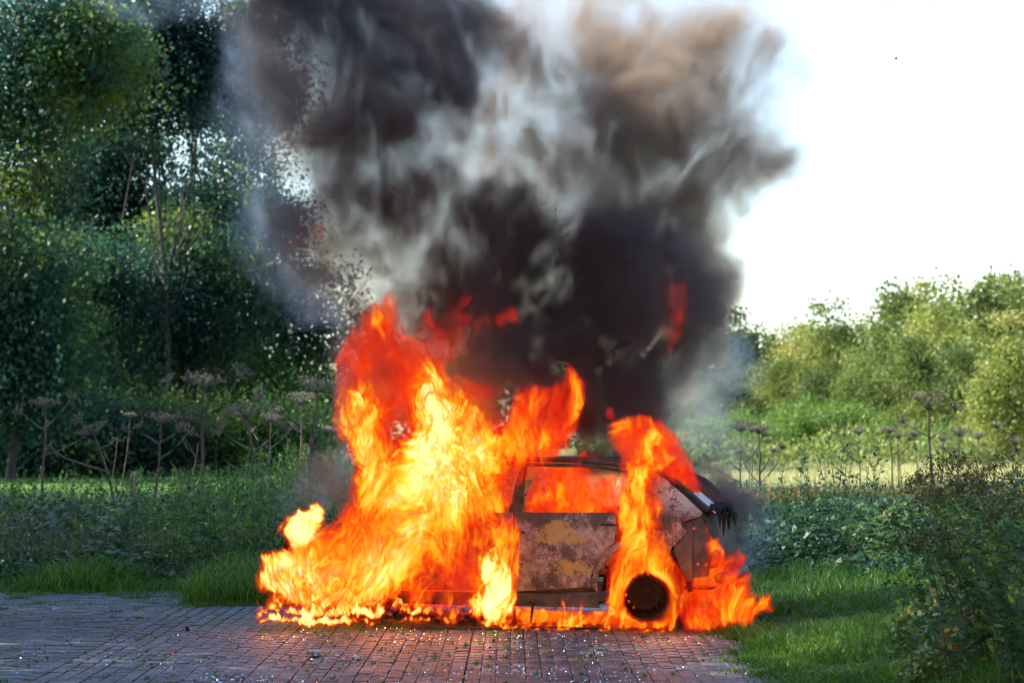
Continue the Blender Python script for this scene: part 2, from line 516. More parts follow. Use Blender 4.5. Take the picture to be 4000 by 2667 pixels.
def grid(lo, hi, res):
    """res = (nx,ny,nz); returns xs, ys, zs"""
    return [np.linspace(a, b, r, dtype=np.float32) for a, b, r in zip(lo, hi, res)]

def fill(res, fn, slabs=24):
    """evaluate fn(z-slice indices)->array[k,ny,nx] over z slabs on four threads"""
    nx, ny, nz = res
    out = np.zeros((nz, ny, nx), np.float32)
    parts = [p for p in np.array_split(np.arange(nz), slabs) if len(p)]
    def run(p): out[p[0]:p[-1] + 1] = fn(p)
    with ThreadPoolExecutor(4) as ex: list(ex.map(run, parts))
    return out

# ---- smoke: optical depth maps over the plume plane, (x, y, rx, ry, depth) in 1/2352ths of the plume's front view
def od_map(X, Z, Y0, blobs):
    px = (X / Y0 * FPX + CXP) / OV
    py = ((CAMZ - Z) / Y0 * FPX + HZN) / OV
    s = np.zeros(X.shape, np.float32)
    for (x, y, rx, ry, a, *rot) in blobs:
        th = R(rot[0]) if rot else 0.0
        dx, dy = px - x, py - y
        u = dx * math.cos(th) + dy * math.sin(th); v = -dx * math.sin(th) + dy * math.cos(th)
        q = (u / rx) ** 2 + (v / ry) ** 2
        s += a * np.exp(-q * q * 0.7 - q * 0.3)
    return s

def smoke(name, blobs, mat, Y0, half, lo, hi, res, nscale, contrast, seed, warp=0.3, thr=0.0, gain=1.0):
    xs, ys, zs = grid(lo, hi, res)
    X2, Z2 = np.meshgrid(xs, zs)
    # warp the guide so that its outline billows
    wx = fbm(X2 * 1.1 + seed, X2 * 0 + 3.1, Z2 * 1.1, 5, seed) * warp
    wz = fbm(X2 * 1.1 + seed + 31, X2 * 0 + 7.7, Z2 * 1.1, 5, seed + 1) * warp
    OD = np.clip(od_map(X2 + wx, Z2 + wz, Y0, blobs), 0, None)
    yc = Y0 + 0.35 * fbm(X2 * 0.7, X2 * 0 + seed, Z2 * 0.7, 2, seed)
    def fn(p):
        od = OD[p][:, None, :]; c = yc[p][:, None, :]
        x = np.broadcast_to(xs[None, None, :], (len(p), res[1], res[0]))
        y = np.broadcast_to(ys[None, :, None], x.shape); z = np.broadcast_to(zs[p][:, None, None], x.shape)
        h = half * (0.55 + 0.5 * np.clip(od, 0, 1))
        prof = np.clip(1 - ((y - c) / h) ** 2, 0, 1)
        xr = x * .79 + z * .61 + y * .10; zr = z * .74 - x * .61 + y * .07        # turned, so that no crease of the noise lies level
        qx = xr * nscale + seed * 5.3; qy = (y + x * .35 + z * .25) * nscale * 0.16; qz = zr * nscale * 0.92
        w1 = fbm(qx * 0.8, qy * 0.8, qz * 0.8 + 5, 2, seed + 2); w2 = fbm(qx * 0.8 + 9, qy * 0.8, qz * 0.8, 2, seed + 3)
        n = .45 * fbm(qx + w1 * 0.45, qy + w2 * 0.2, qz + w2 * 0.45, 7, seed + 4, 0.76) + .75 * billow(qx * 1.1 + w1 * 0.4, qy * 1.1, qz * 1.1 + w2 * 0.4, 6, seed + 1, .72)
        m = np.exp(n * contrast) * gain
        d = od * prof * m / (half * 1.2)
        d = np.where(d < 0.02 + thr, 0, d)
        return d
    return volume_object(name, lo, hi, fill(res, fn), mat)

def smoke_mat(name, scat, absb, k=1.0, aniso=0.2):
    m = bpy.data.materials.new(name); m.use_nodes = True
    nt = m.node_tree; nt.nodes.clear()
    out = nt.nodes.new('ShaderNodeOutputMaterial')
    at = nt.nodes.new('ShaderNodeAttribute'); at.attribute_name = 'density'
    s = nt.nodes.new('ShaderNodeVolumeScatter'); a = nt.nodes.new('ShaderNodeVolumeAbsorption')
    s.inputs['Color'].default_value = (*scat, 1); a.inputs['Color'].default_value = (*absb, 1)
    s.inputs['Anisotropy'].default_value = aniso
    mu = nt.nodes.new('ShaderNodeMath'); mu.operation = 'MULTIPLY'; mu.inputs[1].default_value = k
    nt.links.new(at.outputs['Fac'], mu.inputs[0])
    nt.links.new(mu.outputs[0], s.inputs['Density']); nt.links.new(mu.outputs[0], a.inputs['Density'])
    ad = nt.nodes.new('ShaderNodeAddShader')
    nt.links.new(s.outputs[0], ad.inputs[0]); nt.links.new(a.outputs[0], ad.inputs[1])
    nt.links.new(ad.outputs[0], out.inputs['Volume'])
    return m

def smoke_all():
    soot = smoke_mat('black_soot_smoke', (0.185, 0.175, 0.20), (0.37, 0.325, 0.32), 0.95)
    brown = smoke_mat('brown_smoke', (0.58, 0.49, 0.42), (0.74, 0.60, 0.48), 1.0)
    pale = smoke_mat('pale_blue_smoke', (0.26, 0.345, 0.50), (0.92, 0.89, 0.85), .85)
    b_soot = [
        (790, 330, 70, 120, 1.3), (790, 520, 70, 110, 1.3), (830, 620, 60, 50, 1.0), (1370, 620, 110, 80, 1.2), (1450, 620, 90, 80, 1.0), (1330, 760, 120, 60, 1.0), (1480, 720, 100, 70, 1.0), (1400, 860, 120, 70, .9), (1340, 560, 60, 60, .8),
        (870, 760, 80, 110, 1.5), (900, 860, 60, 80, 1.2), (1130, 920, 70, 60, 1.2),
        (860, 130, 260, 170, 1.0), (830, 400, 170, 180, .7), (1200, 520, 200, 130, .5), (1400, 600, 160, 130, .8), (1050, 300, 160, 120, .35), (700, 200, 120, 180, .5), (930, 540, 110, 140, .9), (740, 560, 120, 110, .7), (1350, 720, 260, 120, .7), (1560, 760, 70, 90, .8),
        (720, 300, 120, 140, .55), (900, 330, 160, 220, .5), (1330, 640, 160, 90, .8), (760, 520, 110, 140, .6), (1000, 130, 220, 120, .6), (1450, 780, 170, 120, .5), (980, 520, 70, 130, .6), (1150, 860, 80, 80, 2.6), (1210, 800, 80, 80, 2.5), (1380, 900, 120, 100, 1.0), (1500, 920, 80, 80, 1.0), (1120, 960, 50, 50, 1.5),
        (600, 20, 90, 60, 2.0), (760, 40, 160, 90, 3.5), (960, 60, 200, 90, 3.0), (1080, 20, 90, 60, 1.6),
        (700, 130, 80, 80, 1.2), (830, 190, 110, 90, 2.4), (960, 160, 110, 80, 2.2), (800, 290, 60, 70, 1.6),
        (880, 270, 90, 60, 2.2), (1130, 100, 60, 60, 1.2), (1060, 240, 40, 60, 0.5),
        (870, 380, 60, 60, 1.3), (900, 450, 60, 70, 1.9), (890, 540, 60, 80, 1.8), (930, 640, 60, 60, 2.0), (850, 480, 40, 60, .8),
        (970, 410, 50, 40, 2.4), (1050, 480, 70, 60, 3.6), (1110, 540, 90, 70, 4.2), (1160, 600, 100, 90, 4.5),
        (1100, 660, 120, 60, 5.0), (1000, 570, 60, 60, 2.2), (1050, 740, 160, 90, 4.0), (1180, 780, 130, 110, 4.0),
        (1310, 730, 80, 50, 2.0), (1420, 740, 80, 60, 1.6), (1300, 830, 160, 110, 2.6), (1450, 850, 120, 100, 1.4),
        (1550, 850, 90, 90, .8), (1360, 960, 100, 90, 1.6), (1570, 1050, 50, 50, .8), (1640, 1100, 50, 60, .8), (1280, 560, 60, 60, 1.4), (1240, 500, 70, 30, .9),
        (1390, 640, 80, 60, 1.6), (1330, 600, 60, 50, 1.2), (700, 590, 80, 70, 1.5), (660, 540, 60, 60, 1.1),
        (770, 640, 80, 50, 1.3), (720, 480, 60, 50, .8), (780, 420, 60, 60, .7), (800, 560, 40, 60, .7),
        (790, 820, 50, 60, .9), (800, 950, 40, 90, .9), (760, 1110, 40, 60, .9), (1000, 340, 60, 30, .5),
        (1440, 380, 60, 60, 0.9), (1490, 260, 70, 60, .6), (1600, 450, 70, 50, 0.6), (1540, 600, 60, 60, .8), (1530, 720, 60, 60, 1.3),
        (1680, 1200, 40, 90, 2.4), (1660, 1130, 40, 50, 1.0), (1700, 1290, 30, 50, .8), (1350, 1030, 70, 40, 1.3), (700, -120, 300, 120, 3.0),
        (880, 340, 60, 50, 1.6), (760, 300, 50, 60, 0.9),
    ]
    b_brown = [
        (1150, 330, 220, 190, .7), (1350, 150, 260, 170, .6), (1500, 400, 240, 260, .7), (1650, 250, 170, 220, .45), (1480, 620, 170, 110, .8),
        (1450, 300, 240, 240, .5), (1600, 420, 200, 170, .45), (1500, 560, 180, 120, .5), (1560, 120, 280, 120, .45), (1120, 330, 160, 120, .25), (1130, 120, 140, 80, .35),
        (1300, 60, 160, 80, .5), (1460, 60, 150, 80, .9), (1620, 100, 150, 100, .8), (1750, 60, 110, 90, .35), (1480, 180, 130, 90, 1.3),
        (1400, 250, 90, 90, 1.6), (1450, 360, 100, 90, 2.0), (1550, 260, 120, 90, 1.2), (1650, 260, 120, 90, .8), (1620, 400, 130, 90, 1.5),
        (1740, 380, 90, 90, .6), (1560, 500, 110, 70, 1.6), (1660, 500, 80, 60, .9), (1500, 600, 110, 70, 1.4), (1600, 620, 60, 70, .9),
        (1400, 500, 70, 60, .9), (1550, 690, 60, 60, 1.2), (1330, 420, 70, 60, .7), (1320, 300, 60, 90, .5), (1250, 150, 90, 60, .9),
        (1150, 300, 90, 60, .45), (1130, 420, 110, 70, .35), (1230, 400, 90, 90, .35), (1400, 680, 100, 60, 1.4), (1600, 700, 30, 50, .5),
        (980, 480, 60, 80, .7), (930, 600, 90, 60, .6), (1430, -120, 300, 120, 1.2), (1250, 640, 60, 50, .35), (1780, 200, 90, 120, .25),
    ]
    b_pale = [
        (590, 1414, 60, 9, 1.2), (520, 1418, 40, 6, .7), (680, 1424, 90, 7, .8), (700, 1120, 50, 60, .25),
        (620, 380, 90, 220, .45), (1130, 330, 160, 140, .4), (800, 620, 80, 60, .6),
        (620, 130, 80, 110, .5), (680, 240, 90, 100, .7), (740, 330, 100, 80, .6), (650, 400, 70, 100, .4), (620, 520, 50, 60, .9),
        (560, 560, 60, 90, .35), (680, 640, 90, 60, .7), (760, 690, 80, 50, .7), (740, 560, 80, 70, .7), (400, 20, 150, 40, .35), (1130, 460, 110, 60, .3),
        (1560, 880, 110, 60, 1.1), (1640, 830, 100, 80, 1.1), (1700, 890, 80, 80, .9), (1640, 960, 120, 60, .6), (1500, 930, 80, 50, 1.0), (1600, 770, 80, 60, .8),
        (1660, 1060, 80, 110, .35), (1710, 1240, 50, 110, .45), (1640, 700, 60, 80, .25), (790, 780, 30, 80, .7), (780, 1000, 25, 140, .6),
        (1320, 1030, 70, 30, .5), (1800, 150, 60, 160, .2),
    ]
    smoke('soot_smoke', b_soot, soot, 18.9, 0.62, (-3.3, 18.0, 0.4), (3.0, 20.2, 6.4), (260, 50, 250), 2.2, 1.9, 2, 0.30)
    smoke('brown_smoke', b_brown, brown, 19.3, 0.62, (-2.2, 18.3, 1.6), (3.8, 20.6, 6.4), (230, 46, 190), 2.4, 1.7, 7, 0.32)
    smoke('pale_smoke', b_pale, pale, 19.5, 0.55, (-4.2, 18.5, 0.0), (3.4, 20.5, 6.0), (220, 36, 180), 2.4, 1.6, 12, 0.30)
# ------------------------------------------------------------------ fire
FLAME_B0, FLAME_B1 = 0.22, 0.42
def flame_mat():
    m = bpy.data.materials.new('burning_gas'); m.use_nodes = True
    nt = m.node_tree; nt.nodes.clear()
    N = nt.nodes.new; K = nt.links.new
    out = N('ShaderNodeOutputMaterial')
    at = N('ShaderNodeAttribute'); at.attribute_name = 'density'
    cr = N('ShaderNodeValToRGB'); K(at.outputs['Fac'], cr.inputs[0])
    e = cr.color_ramp.elements
    stops = [(0.0, (1.0, 0.010, 0.004)), (0.28, (1.0, 0.018, 0.005)), (0.42, (1.0, 0.055, 0.005)), (0.56, (1.0, 0.20, 0.004)),
             (0.70, (1.0, 0.46, 0.012)), (0.84, (1.0, 0.70, 0.06)), (1.0, (1.0, 0.93, 0.38))]
    e[0].position, e[0].color = stops[0][0], (*stops[0][1], 1)
    e[1].position, e[1].color = stops[-1][0], (*stops[-1][1], 1)
    for p, c in stops[1:-1]:
        q = e.new(p); q.color = (*c, 1)
    v2 = N('ShaderNodeMath'); v2.operation = 'POWER'; K(at.outputs['Fac'], v2.inputs[0]); v2.inputs[1].default_value = 1.7
    sg = N('ShaderNodeMath'); sg.operation = 'MULTIPLY'; K(v2.outputs[0], sg.inputs[0]); sg.inputs[1].default_value = 17.0
    pw = N('ShaderNodeMath'); pw.operation = 'MULTIPLY_ADD'; K(at.outputs['Fac'], pw.inputs[0]); pw.inputs[1].default_value = FLAME_B1; pw.inputs[2].default_value = FLAME_B0
    st = N('ShaderNodeMath'); st.operation = 'MULTIPLY'; K(sg.outputs[0], st.inputs[0]); K(pw.outputs[0], st.inputs[1])
    em = N('ShaderNodeEmission'); K(cr.outputs[0], em.inputs[0]); K(st.outputs[0], em.inputs[1])
    ab = N('ShaderNodeVolumeAbsorption'); ab.inputs[0].default_value = (0, 0, 0, 1)
    K(sg.outputs[0], ab.inputs['Density'])
    ad = N('ShaderNodeAddShader'); K(em.outputs[0], ad.inputs[0]); K(ab.outputs[0], ad.inputs[1])
    K(ad.outputs[0], out.inputs['Volume'])
    return m

FY = 18.2
# (outline, depth of the middle, half thickness, edge width m, temperature, raggedness)
FLAMES = [
    # tall red crown of the engine fire
    ([(765,930),(748,850),(758,805),(790,762),(820,725),(850,675),(873,652),(905,690),(935,745),(955,710),(985,690),(1000,725),(1020,670),(1035,650),(1065,655),(1080,680),
      (1105,695),(1150,708),(1195,720),(1180,742),(1130,745),(1090,738),(1095,770),(1065,800),(1045,830),(1080,850),(1140,888),(1125,925),(1160,955),(1195,890),(1235,868),
      (1295,858),(1322,822),(1352,862),(1345,915),(1318,985),(1285,1055),(1215,1095),(1180,1150),(1000,1200),(850,1100),(780,1000)], 18.9, .55, .20, .40, .17),
    # yellow body of the engine fire
    ([(772,960),(780,905),(830,878),(872,905),(893,945),(885,1000),(925,985),(935,905),(960,870),(985,832),(1010,845),(1045,880),(1078,915),(1105,965),(1150,995),(1215,960),
      (1290,940),(1290,1000),(1255,1052),(1205,1085),(1165,1110),(1180,1150),(1150,1190),(1110,1200),(1075,1220),(1070,1260),(1100,1280),(1150,1290),(1178,1350),(1182,1415),
      (1000,1428),(800,1425),(590,1410),(640,1380),(600,1362),(588,1322),(610,1292),(648,1280),(660,1240),(700,1215),(750,1195),(785,1150),(800,1090),(785,1020)], 18.6, .75, .26, .74, .14),
    # arm thrown back over the roof
    ([(1165,960),(1185,905),(1220,885),(1250,878),(1290,868),(1310,850),(1318,825),(1332,845),(1352,868),(1345,912),(1328,960),(1310,1018),(1285,1060),(1240,1088),(1180,1110),(1120,1100),(1090,1020)], 18.55, .40, .10, .54, .09),
    ([(1100,960),(1160,985),(1220,965),(1280,950),(1300,985),(1270,1045),(1215,1080),(1150,1095),(1080,1060)], 18.45, .40, .12, .66, .09),
    # left puffs at the bumper
    ([(580,1322),(595,1280),(640,1262),(690,1280),(700,1360),(640,1388),(598,1372)], 18.6, .26, .12, .98, .06),
    ([(632,1222),(650,1182),(692,1162),(725,1148),(746,1175),(735,1222),(700,1255),(668,1258)], 18.5, .24, .11, 1.22, .06),
    # thin fire over the front door and along the roof
    ([(1040,1180),(1100,1150),(1180,1185),(1195,1260),(1190,1390),(1040,1400)], 17.95, .14, .07, .56, .12),
    ([(1150,1060),(1230,1075),(1330,1055),(1420,1075),(1430,1050),(1400,1090),(1250,1095),(1150,1110)], 18.55, .3, .10, .40, .14),
    ([(1340,1090),(1335,1060),(1345,1040),(1358,1062),(1362,1090)], 18.3, .1, .06, .42, .08),
    # flecks of fire high in the smoke
    ([(1010,700),(1005,665),(1030,645),(1062,650),(1090,668),(1075,690),(1050,682),(1040,705)], 18.6, .2, .14, .33, .2),
    ([(1100,742),(1105,705),(1120,700),(1150,712),(1200,716),(1185,740),(1150,742),(1125,748)], 18.6, .2, .14, .34, .2),
    ([(1080,900),(1075,860),(1100,865),(1140,885),(1130,925),(1105,915)], 18.4, .14, .10, .36, .14),
    ([(1395,960),(1400,925),(1415,930),(1420,960)], 18.4, .1, .06, .30, .1), ([(1545,960),(1540,945),(1560,950)], 18.2, .06, .04, .40, .05),
    # white hot spurt before the sill
    ([(1105,1270),(1135,1262),(1162,1300),(1182,1350),(1176,1400),(1150,1428),(1080,1428),(1075,1380),(1105,1350),(1095,1300)], 17.85, .22, .14, 1.15, .08),
    # lick over the front door
    ([(1085,1180),(1120,1150),(1165,1185),(1172,1215),(1150,1215),(1135,1190),(1105,1200)], 18.0, .1, .07, .62, .08),
    # ground fire along the sill
    # rear wheel and C-pillar column
    ([(1412,1010),(1415,985),(1440,962),(1480,955),(1525,972),(1560,1005),(1580,1045),(1590,1090),(1612,1150),(1575,1125),(1530,1095),(1500,1075),(1470,1060),(1430,1070)], 18.3, .38, .07, .46, .08),
    ([(1432,1060),(1440,1020),(1475,985),(1510,985),(1530,1005),(1505,1040),(1512,1090),(1498,1120),(1525,1165),(1505,1195),(1520,1230),(1560,1290),(1588,1340),(1585,1390),
      (1545,1440),(1470,1442),(1405,1425),(1388,1370),(1402,1290),(1420,1235),(1405,1180),(1428,1110)], 17.85, .24, .08, .74, .09),
    # ragged red sheet round the column and down the tail
    ([(1392,1425),(1398,1300),(1418,1220),(1408,1150),(1424,1080),(1402,1010),(1420,965),(1470,948),(1530,958),(1582,1008),(1600,1080),(1616,1158),(1570,1130),(1528,1100),(1522,1150),(1532,1205),(1562,1265),(1600,1330),(1604,1425)], 18.05, .30, .12, .50, .16),
    ([(1545,1440),(1560,1330),(1580,1290),(1600,1330),(1622,1280),(1650,1290),(1668,1270),(1692,1290),(1690,1330),(1715,1325),(1705,1380),(1730,1400),(1700,1442)], 18.0, .40, .10, .50, .16),
    # rear bumper and tail
    ([(1560,1440),(1555,1400),(1590,1350),(1608,1390),(1640,1350),(1662,1300),(1690,1300),(1682,1335),(1712,1328),(1700,1368),(1712,1395),(1742,1365),(1757,1400),(1722,1405),(1700,1440),(1640,1448)], 17.75, .35, .07, .68, .12),
    ([(1612,1240),(1640,1232),(1655,1262),(1662,1300),(1640,1325),(1620,1300)], 17.70, .14, .05, .74, .08),
    ([(1597,1180),(1604,1180),(1622,1215),(1642,1265),(1630,1268),(1612,1228)], 17.74, .05, .03, .66, .02),
    # inside the cabin, seen through the window openings
    ([(1205,1180),(1200,1120),(1235,1075),(1300,1070),(1345,1045),(1360,1085),(1425,1095),(1440,1200),(1300,1210)], 18.75, .5, .08, .50, .10),
    ([(1208,1172),(1215,1120),(1245,1085),(1290,1080),(1310,1110),(1290,1170)], 18.35, .12, .06, .72, .10),
    # glow in the smoke
    ([(1480,560),(1510,590),(1550,630),(1572,690),(1580,765),(1562,790),(1535,755),(1520,690),(1490,650),(1475,600)], 18.6, .22, .28, .30, .26),
    ([(670,545),(690,505),(735,468),(758,485),(735,525),(700,550)], 18.9, .2, .22, .25, .26),
]
def tongues(x0, x1, y0, hmin, hmax, seed, step=13, y1=None):
    """a strip of ground fire with ragged tongues, in the same coordinates as FLAMES"""
    r = np.random.default_rng(seed); top = []; x = x0
    while x < x1:
        k = (x - x0) / (x1 - x0); yb = y0 + ((y1 or y0) - y0) * k
        h = (hmin + (hmax - hmin) * r.random() ** 2.2) * min(1, (x - x0) / 30 + .4, (x1 - x) / 30 + .4)
        s = step * r.uniform(.5, 2.6)
        top += [(x, yb - h * .22), (x + s * .55 + r.normal() * 3, yb - h)]
        x += s
    bot = [(x0 + (x1 - x0) * q, y0 + ((y1 or y0) - y0) * q + r.uniform(-2, 4)) for q in np.linspace(1, 0, 30)]
    return top + bot
FLAMES += [
    (tongues(592, 1190, 1414, 18, 52, 1, 15, 1427), 17.95, .30, .10, .80, .14),
    (tongues(610, 1180, 1424, 8, 22, 2, 10, 1431), 17.75, .24, .07, .90, .09),
    (tongues(1176, 1430, 1432, 20, 62, 3, 13, 1434), 18.0, .34, .08, .76, .12),
    (tongues(1180, 1440, 1432, 6, 20, 4, 9, 1438), 17.75, .24, .07, .84, .09),
    ([(1185,1396),(1300,1402),(1430,1396),(1440,1436),(1300,1432),(1185,1430)], 18.35, .35, .05, .64, .06),
    (tongues(1425, 1700, 1440, 10, 40, 5, 13, 1442), 17.68, .26, .08, .76, .14),
    (tongues(1570, 1720, 1438, 30, 95, 6, 20, 1440), 17.8, .30, .07, .62, .08),
    (tongues(1000, 1190, 1400, 40, 110, 7, 24, 1400), 17.98, .14, .07, .66, .10),
]
WHEEL_HOLE = (1478, 1366, 44)     # the flames part round the rear rim

def flame_sheet_mat():
    m = bpy.data.materials.new('flame_sheet'); m.use_nodes = True
    nt = m.node_tree; nt.nodes.clear()
    N = nt.nodes.new; K = nt.links.new
    out = N('ShaderNodeOutputMaterial'); tc = N('ShaderNodeTexCoord')
    mp = N('ShaderNodeMapping'); mp.inputs['Scale'].default_value = (1, .6, .42); K(tc.outputs['Object'], mp.inputs[0])
    def ridge(scale, dist, lo, hi):
        n = N('ShaderNodeTexNoise'); n.inputs['Scale'].default_value = scale; n.inputs['Detail'].default_value = 4; n.inputs['Distortion'].default_value = dist
        n.inputs['Roughness'].default_value = .62
        K(mp.outputs[0], n.inputs['Vector'])
        a = N('ShaderNodeMath'); a.operation = 'SUBTRACT'; K(n.outputs['Fac'], a.inputs[0]); a.inputs[1].default_value = .5
        b = N('ShaderNodeMath'); b.operation = 'ABSOLUTE'; K(a.outputs[0], b.inputs[0])
        r = N('ShaderNodeMapRange'); K(b.outputs[0], r.inputs[0]); r.inputs[1].default_value = 0; r.inputs[2].default_value = lo; r.inputs[3].default_value = 1; r.inputs[4].default_value = 0
        return r.outputs[0]
    r1 = ridge(9, .9, .045, 0); r2 = ridge(19, .7, .05, 0)
    mx = N('ShaderNodeMath'); mx.operation = 'MAXIMUM'; K(r1, mx.inputs[0]); K(r2, mx.inputs[1])
    at = N('ShaderNodeAttribute'); at.attribute_name = 'heat'
    hr = N('ShaderNodeMapRange'); K(at.outputs['Fac'], hr.inputs[0]); hr.inputs[1].default_value = .12; hr.inputs[2].default_value = .6
    f = N('ShaderNodeMath'); f.operation = 'MULTIPLY'; K(mx.outputs[0], f.inputs[0]); K(hr.outputs[0], f.inputs[1])
    f2 = N('ShaderNodeMath'); f2.operation = 'MULTIPLY_ADD'; K(f.outputs[0], f2.inputs[0]); f2.inputs[1].default_value = .50; f2.inputs[2].default_value = .03
    ad = N('ShaderNodeMath'); ad.operation = 'MULTIPLY_ADD'; K(mx.outputs[0], ad.inputs[0]); ad.inputs[1].default_value = .14; K(at.outputs['Fac'], ad.inputs[2])
    cr = N('ShaderNodeValToRGB'); K(ad.outputs[0], cr.inputs[0]); e = cr.color_ramp.elements
    st = [(0, (1, .015, .004)), (.35, (1, .03, .005)), (.55, (1, .16, .006)), (.75, (1, .5, .03)), (1, (1, .9, .35))]
    e[0].position, e[0].color = st[0][0], (*st[0][1], 1); e[1].position, e[1].color = st[-1][0], (*st[-1][1], 1)
    for p, c in st[1:-1]:
        q = e.new(p); q.color = (*c, 1)
    em = N('ShaderNodeEmission'); K(cr.outputs[0], em.inputs[0]); em.inputs[1].default_value = .75
    tr = N('ShaderNodeBsdfTransparent'); ms = N('ShaderNodeMixShader')
    K(f2.outputs[0], ms.inputs[0]); K(tr.outputs[0], ms.inputs[1]); K(em.outputs[0], ms.inputs[2]); K(ms.outputs[0], out.inputs[0])
    return m

def flame_sheets(arr, lo, hi, parent, off):
    """the luminous skin of the flames, as real surfaces wrapped round the burning gas"""
    a = arr[::2, ::1, ::2]
    k = a.copy()
    for ax in (0, 2): k = (k + np.roll(k, 1, ax) + np.roll(k, -1, ax)) / 3
    k = (k + np.roll(k, 1, 1) + np.roll(k, -1, 1)) / 3
    h = (hi[0] - lo[0]) / (arr.shape[2] - 1); hz = (hi[2] - lo[2]) / (arr.shape[0] - 1)
    hi2 = (lo[0] + h * 2 * (a.shape[2] - 1), hi[1], lo[2] + hz * 2 * (a.shape[0] - 1))
    mt = flame_sheet_mat()
    tmp = volume_object('flame_sheet', lo, hi2, k, mt)
    g = tmp.modifiers[0].node_group; N = g.nodes.new
    vc = [n for n in g.nodes if n.bl_idname == 'GeometryNodeVolumeCube'][0]; st = [n for n in g.nodes if n.bl_idname == 'GeometryNodeSetMaterial'][0]
    vm = N('GeometryNodeVolumeToMesh'); vm.resolution_mode = 'VOXEL_SIZE'; vm.inputs['Voxel Size'].default_value = .03; vm.inputs['Threshold'].default_value = .13
    g.links.new(vc.outputs[0], vm.inputs[0]); g.links.new(vm.outputs[0], st.inputs[0])
    dg = bpy.context.evaluated_depsgraph_get()
    me = bpy.data.meshes.new_from_object(tmp.evaluated_get(dg))
    bpy.data.objects.remove(tmp)
    n = len(me.vertices); co = np.empty(n * 3, np.float32); me.vertices.foreach_get('co', co); co = co.reshape(-1, 3)
    print('flame sheet verts', n)
    # how hot the gas just under the skin is
    no = np.empty(n * 3, np.float32); me.vertices.foreach_get('normal', no); no = no.reshape(-1, 3)
    heat = np.zeros(n, np.float32)
    for d in (.02, .05, .08):
        p = co - no * d
        ix = np.clip(((p[:, 0] - lo[0]) / (hi2[0] - lo[0]) * (k.shape[2] - 1)).astype(int), 0, k.shape[2] - 1)
        iy = np.clip(((p[:, 1] - lo[1]) / (hi2[1] - lo[1]) * (k.shape[1] - 1)).astype(int), 0, k.shape[1] - 1)
        iz = np.clip(((p[:, 2] - lo[2]) / (hi2[2] - lo[2]) * (k.shape[0] - 1)).astype(int), 0, k.shape[0] - 1)
        heat = np.maximum(heat, k[iz, iy, ix])
    at = me.attributes.new('heat', 'FLOAT', 'POINT'); at.data.foreach_set('value', heat)
    me.vertices.foreach_set('co', (co - np.array(off, np.float32)).ravel())
    me.materials.clear(); me.materials.append(mt)
    me.polygons.foreach_set('use_smooth', np.ones(len(me.polygons), dtype=bool))
    o = bpy.data.objects.new('flame_sheet', me); link(o, parent)
    o['kind'] = 'stuff'
    return o

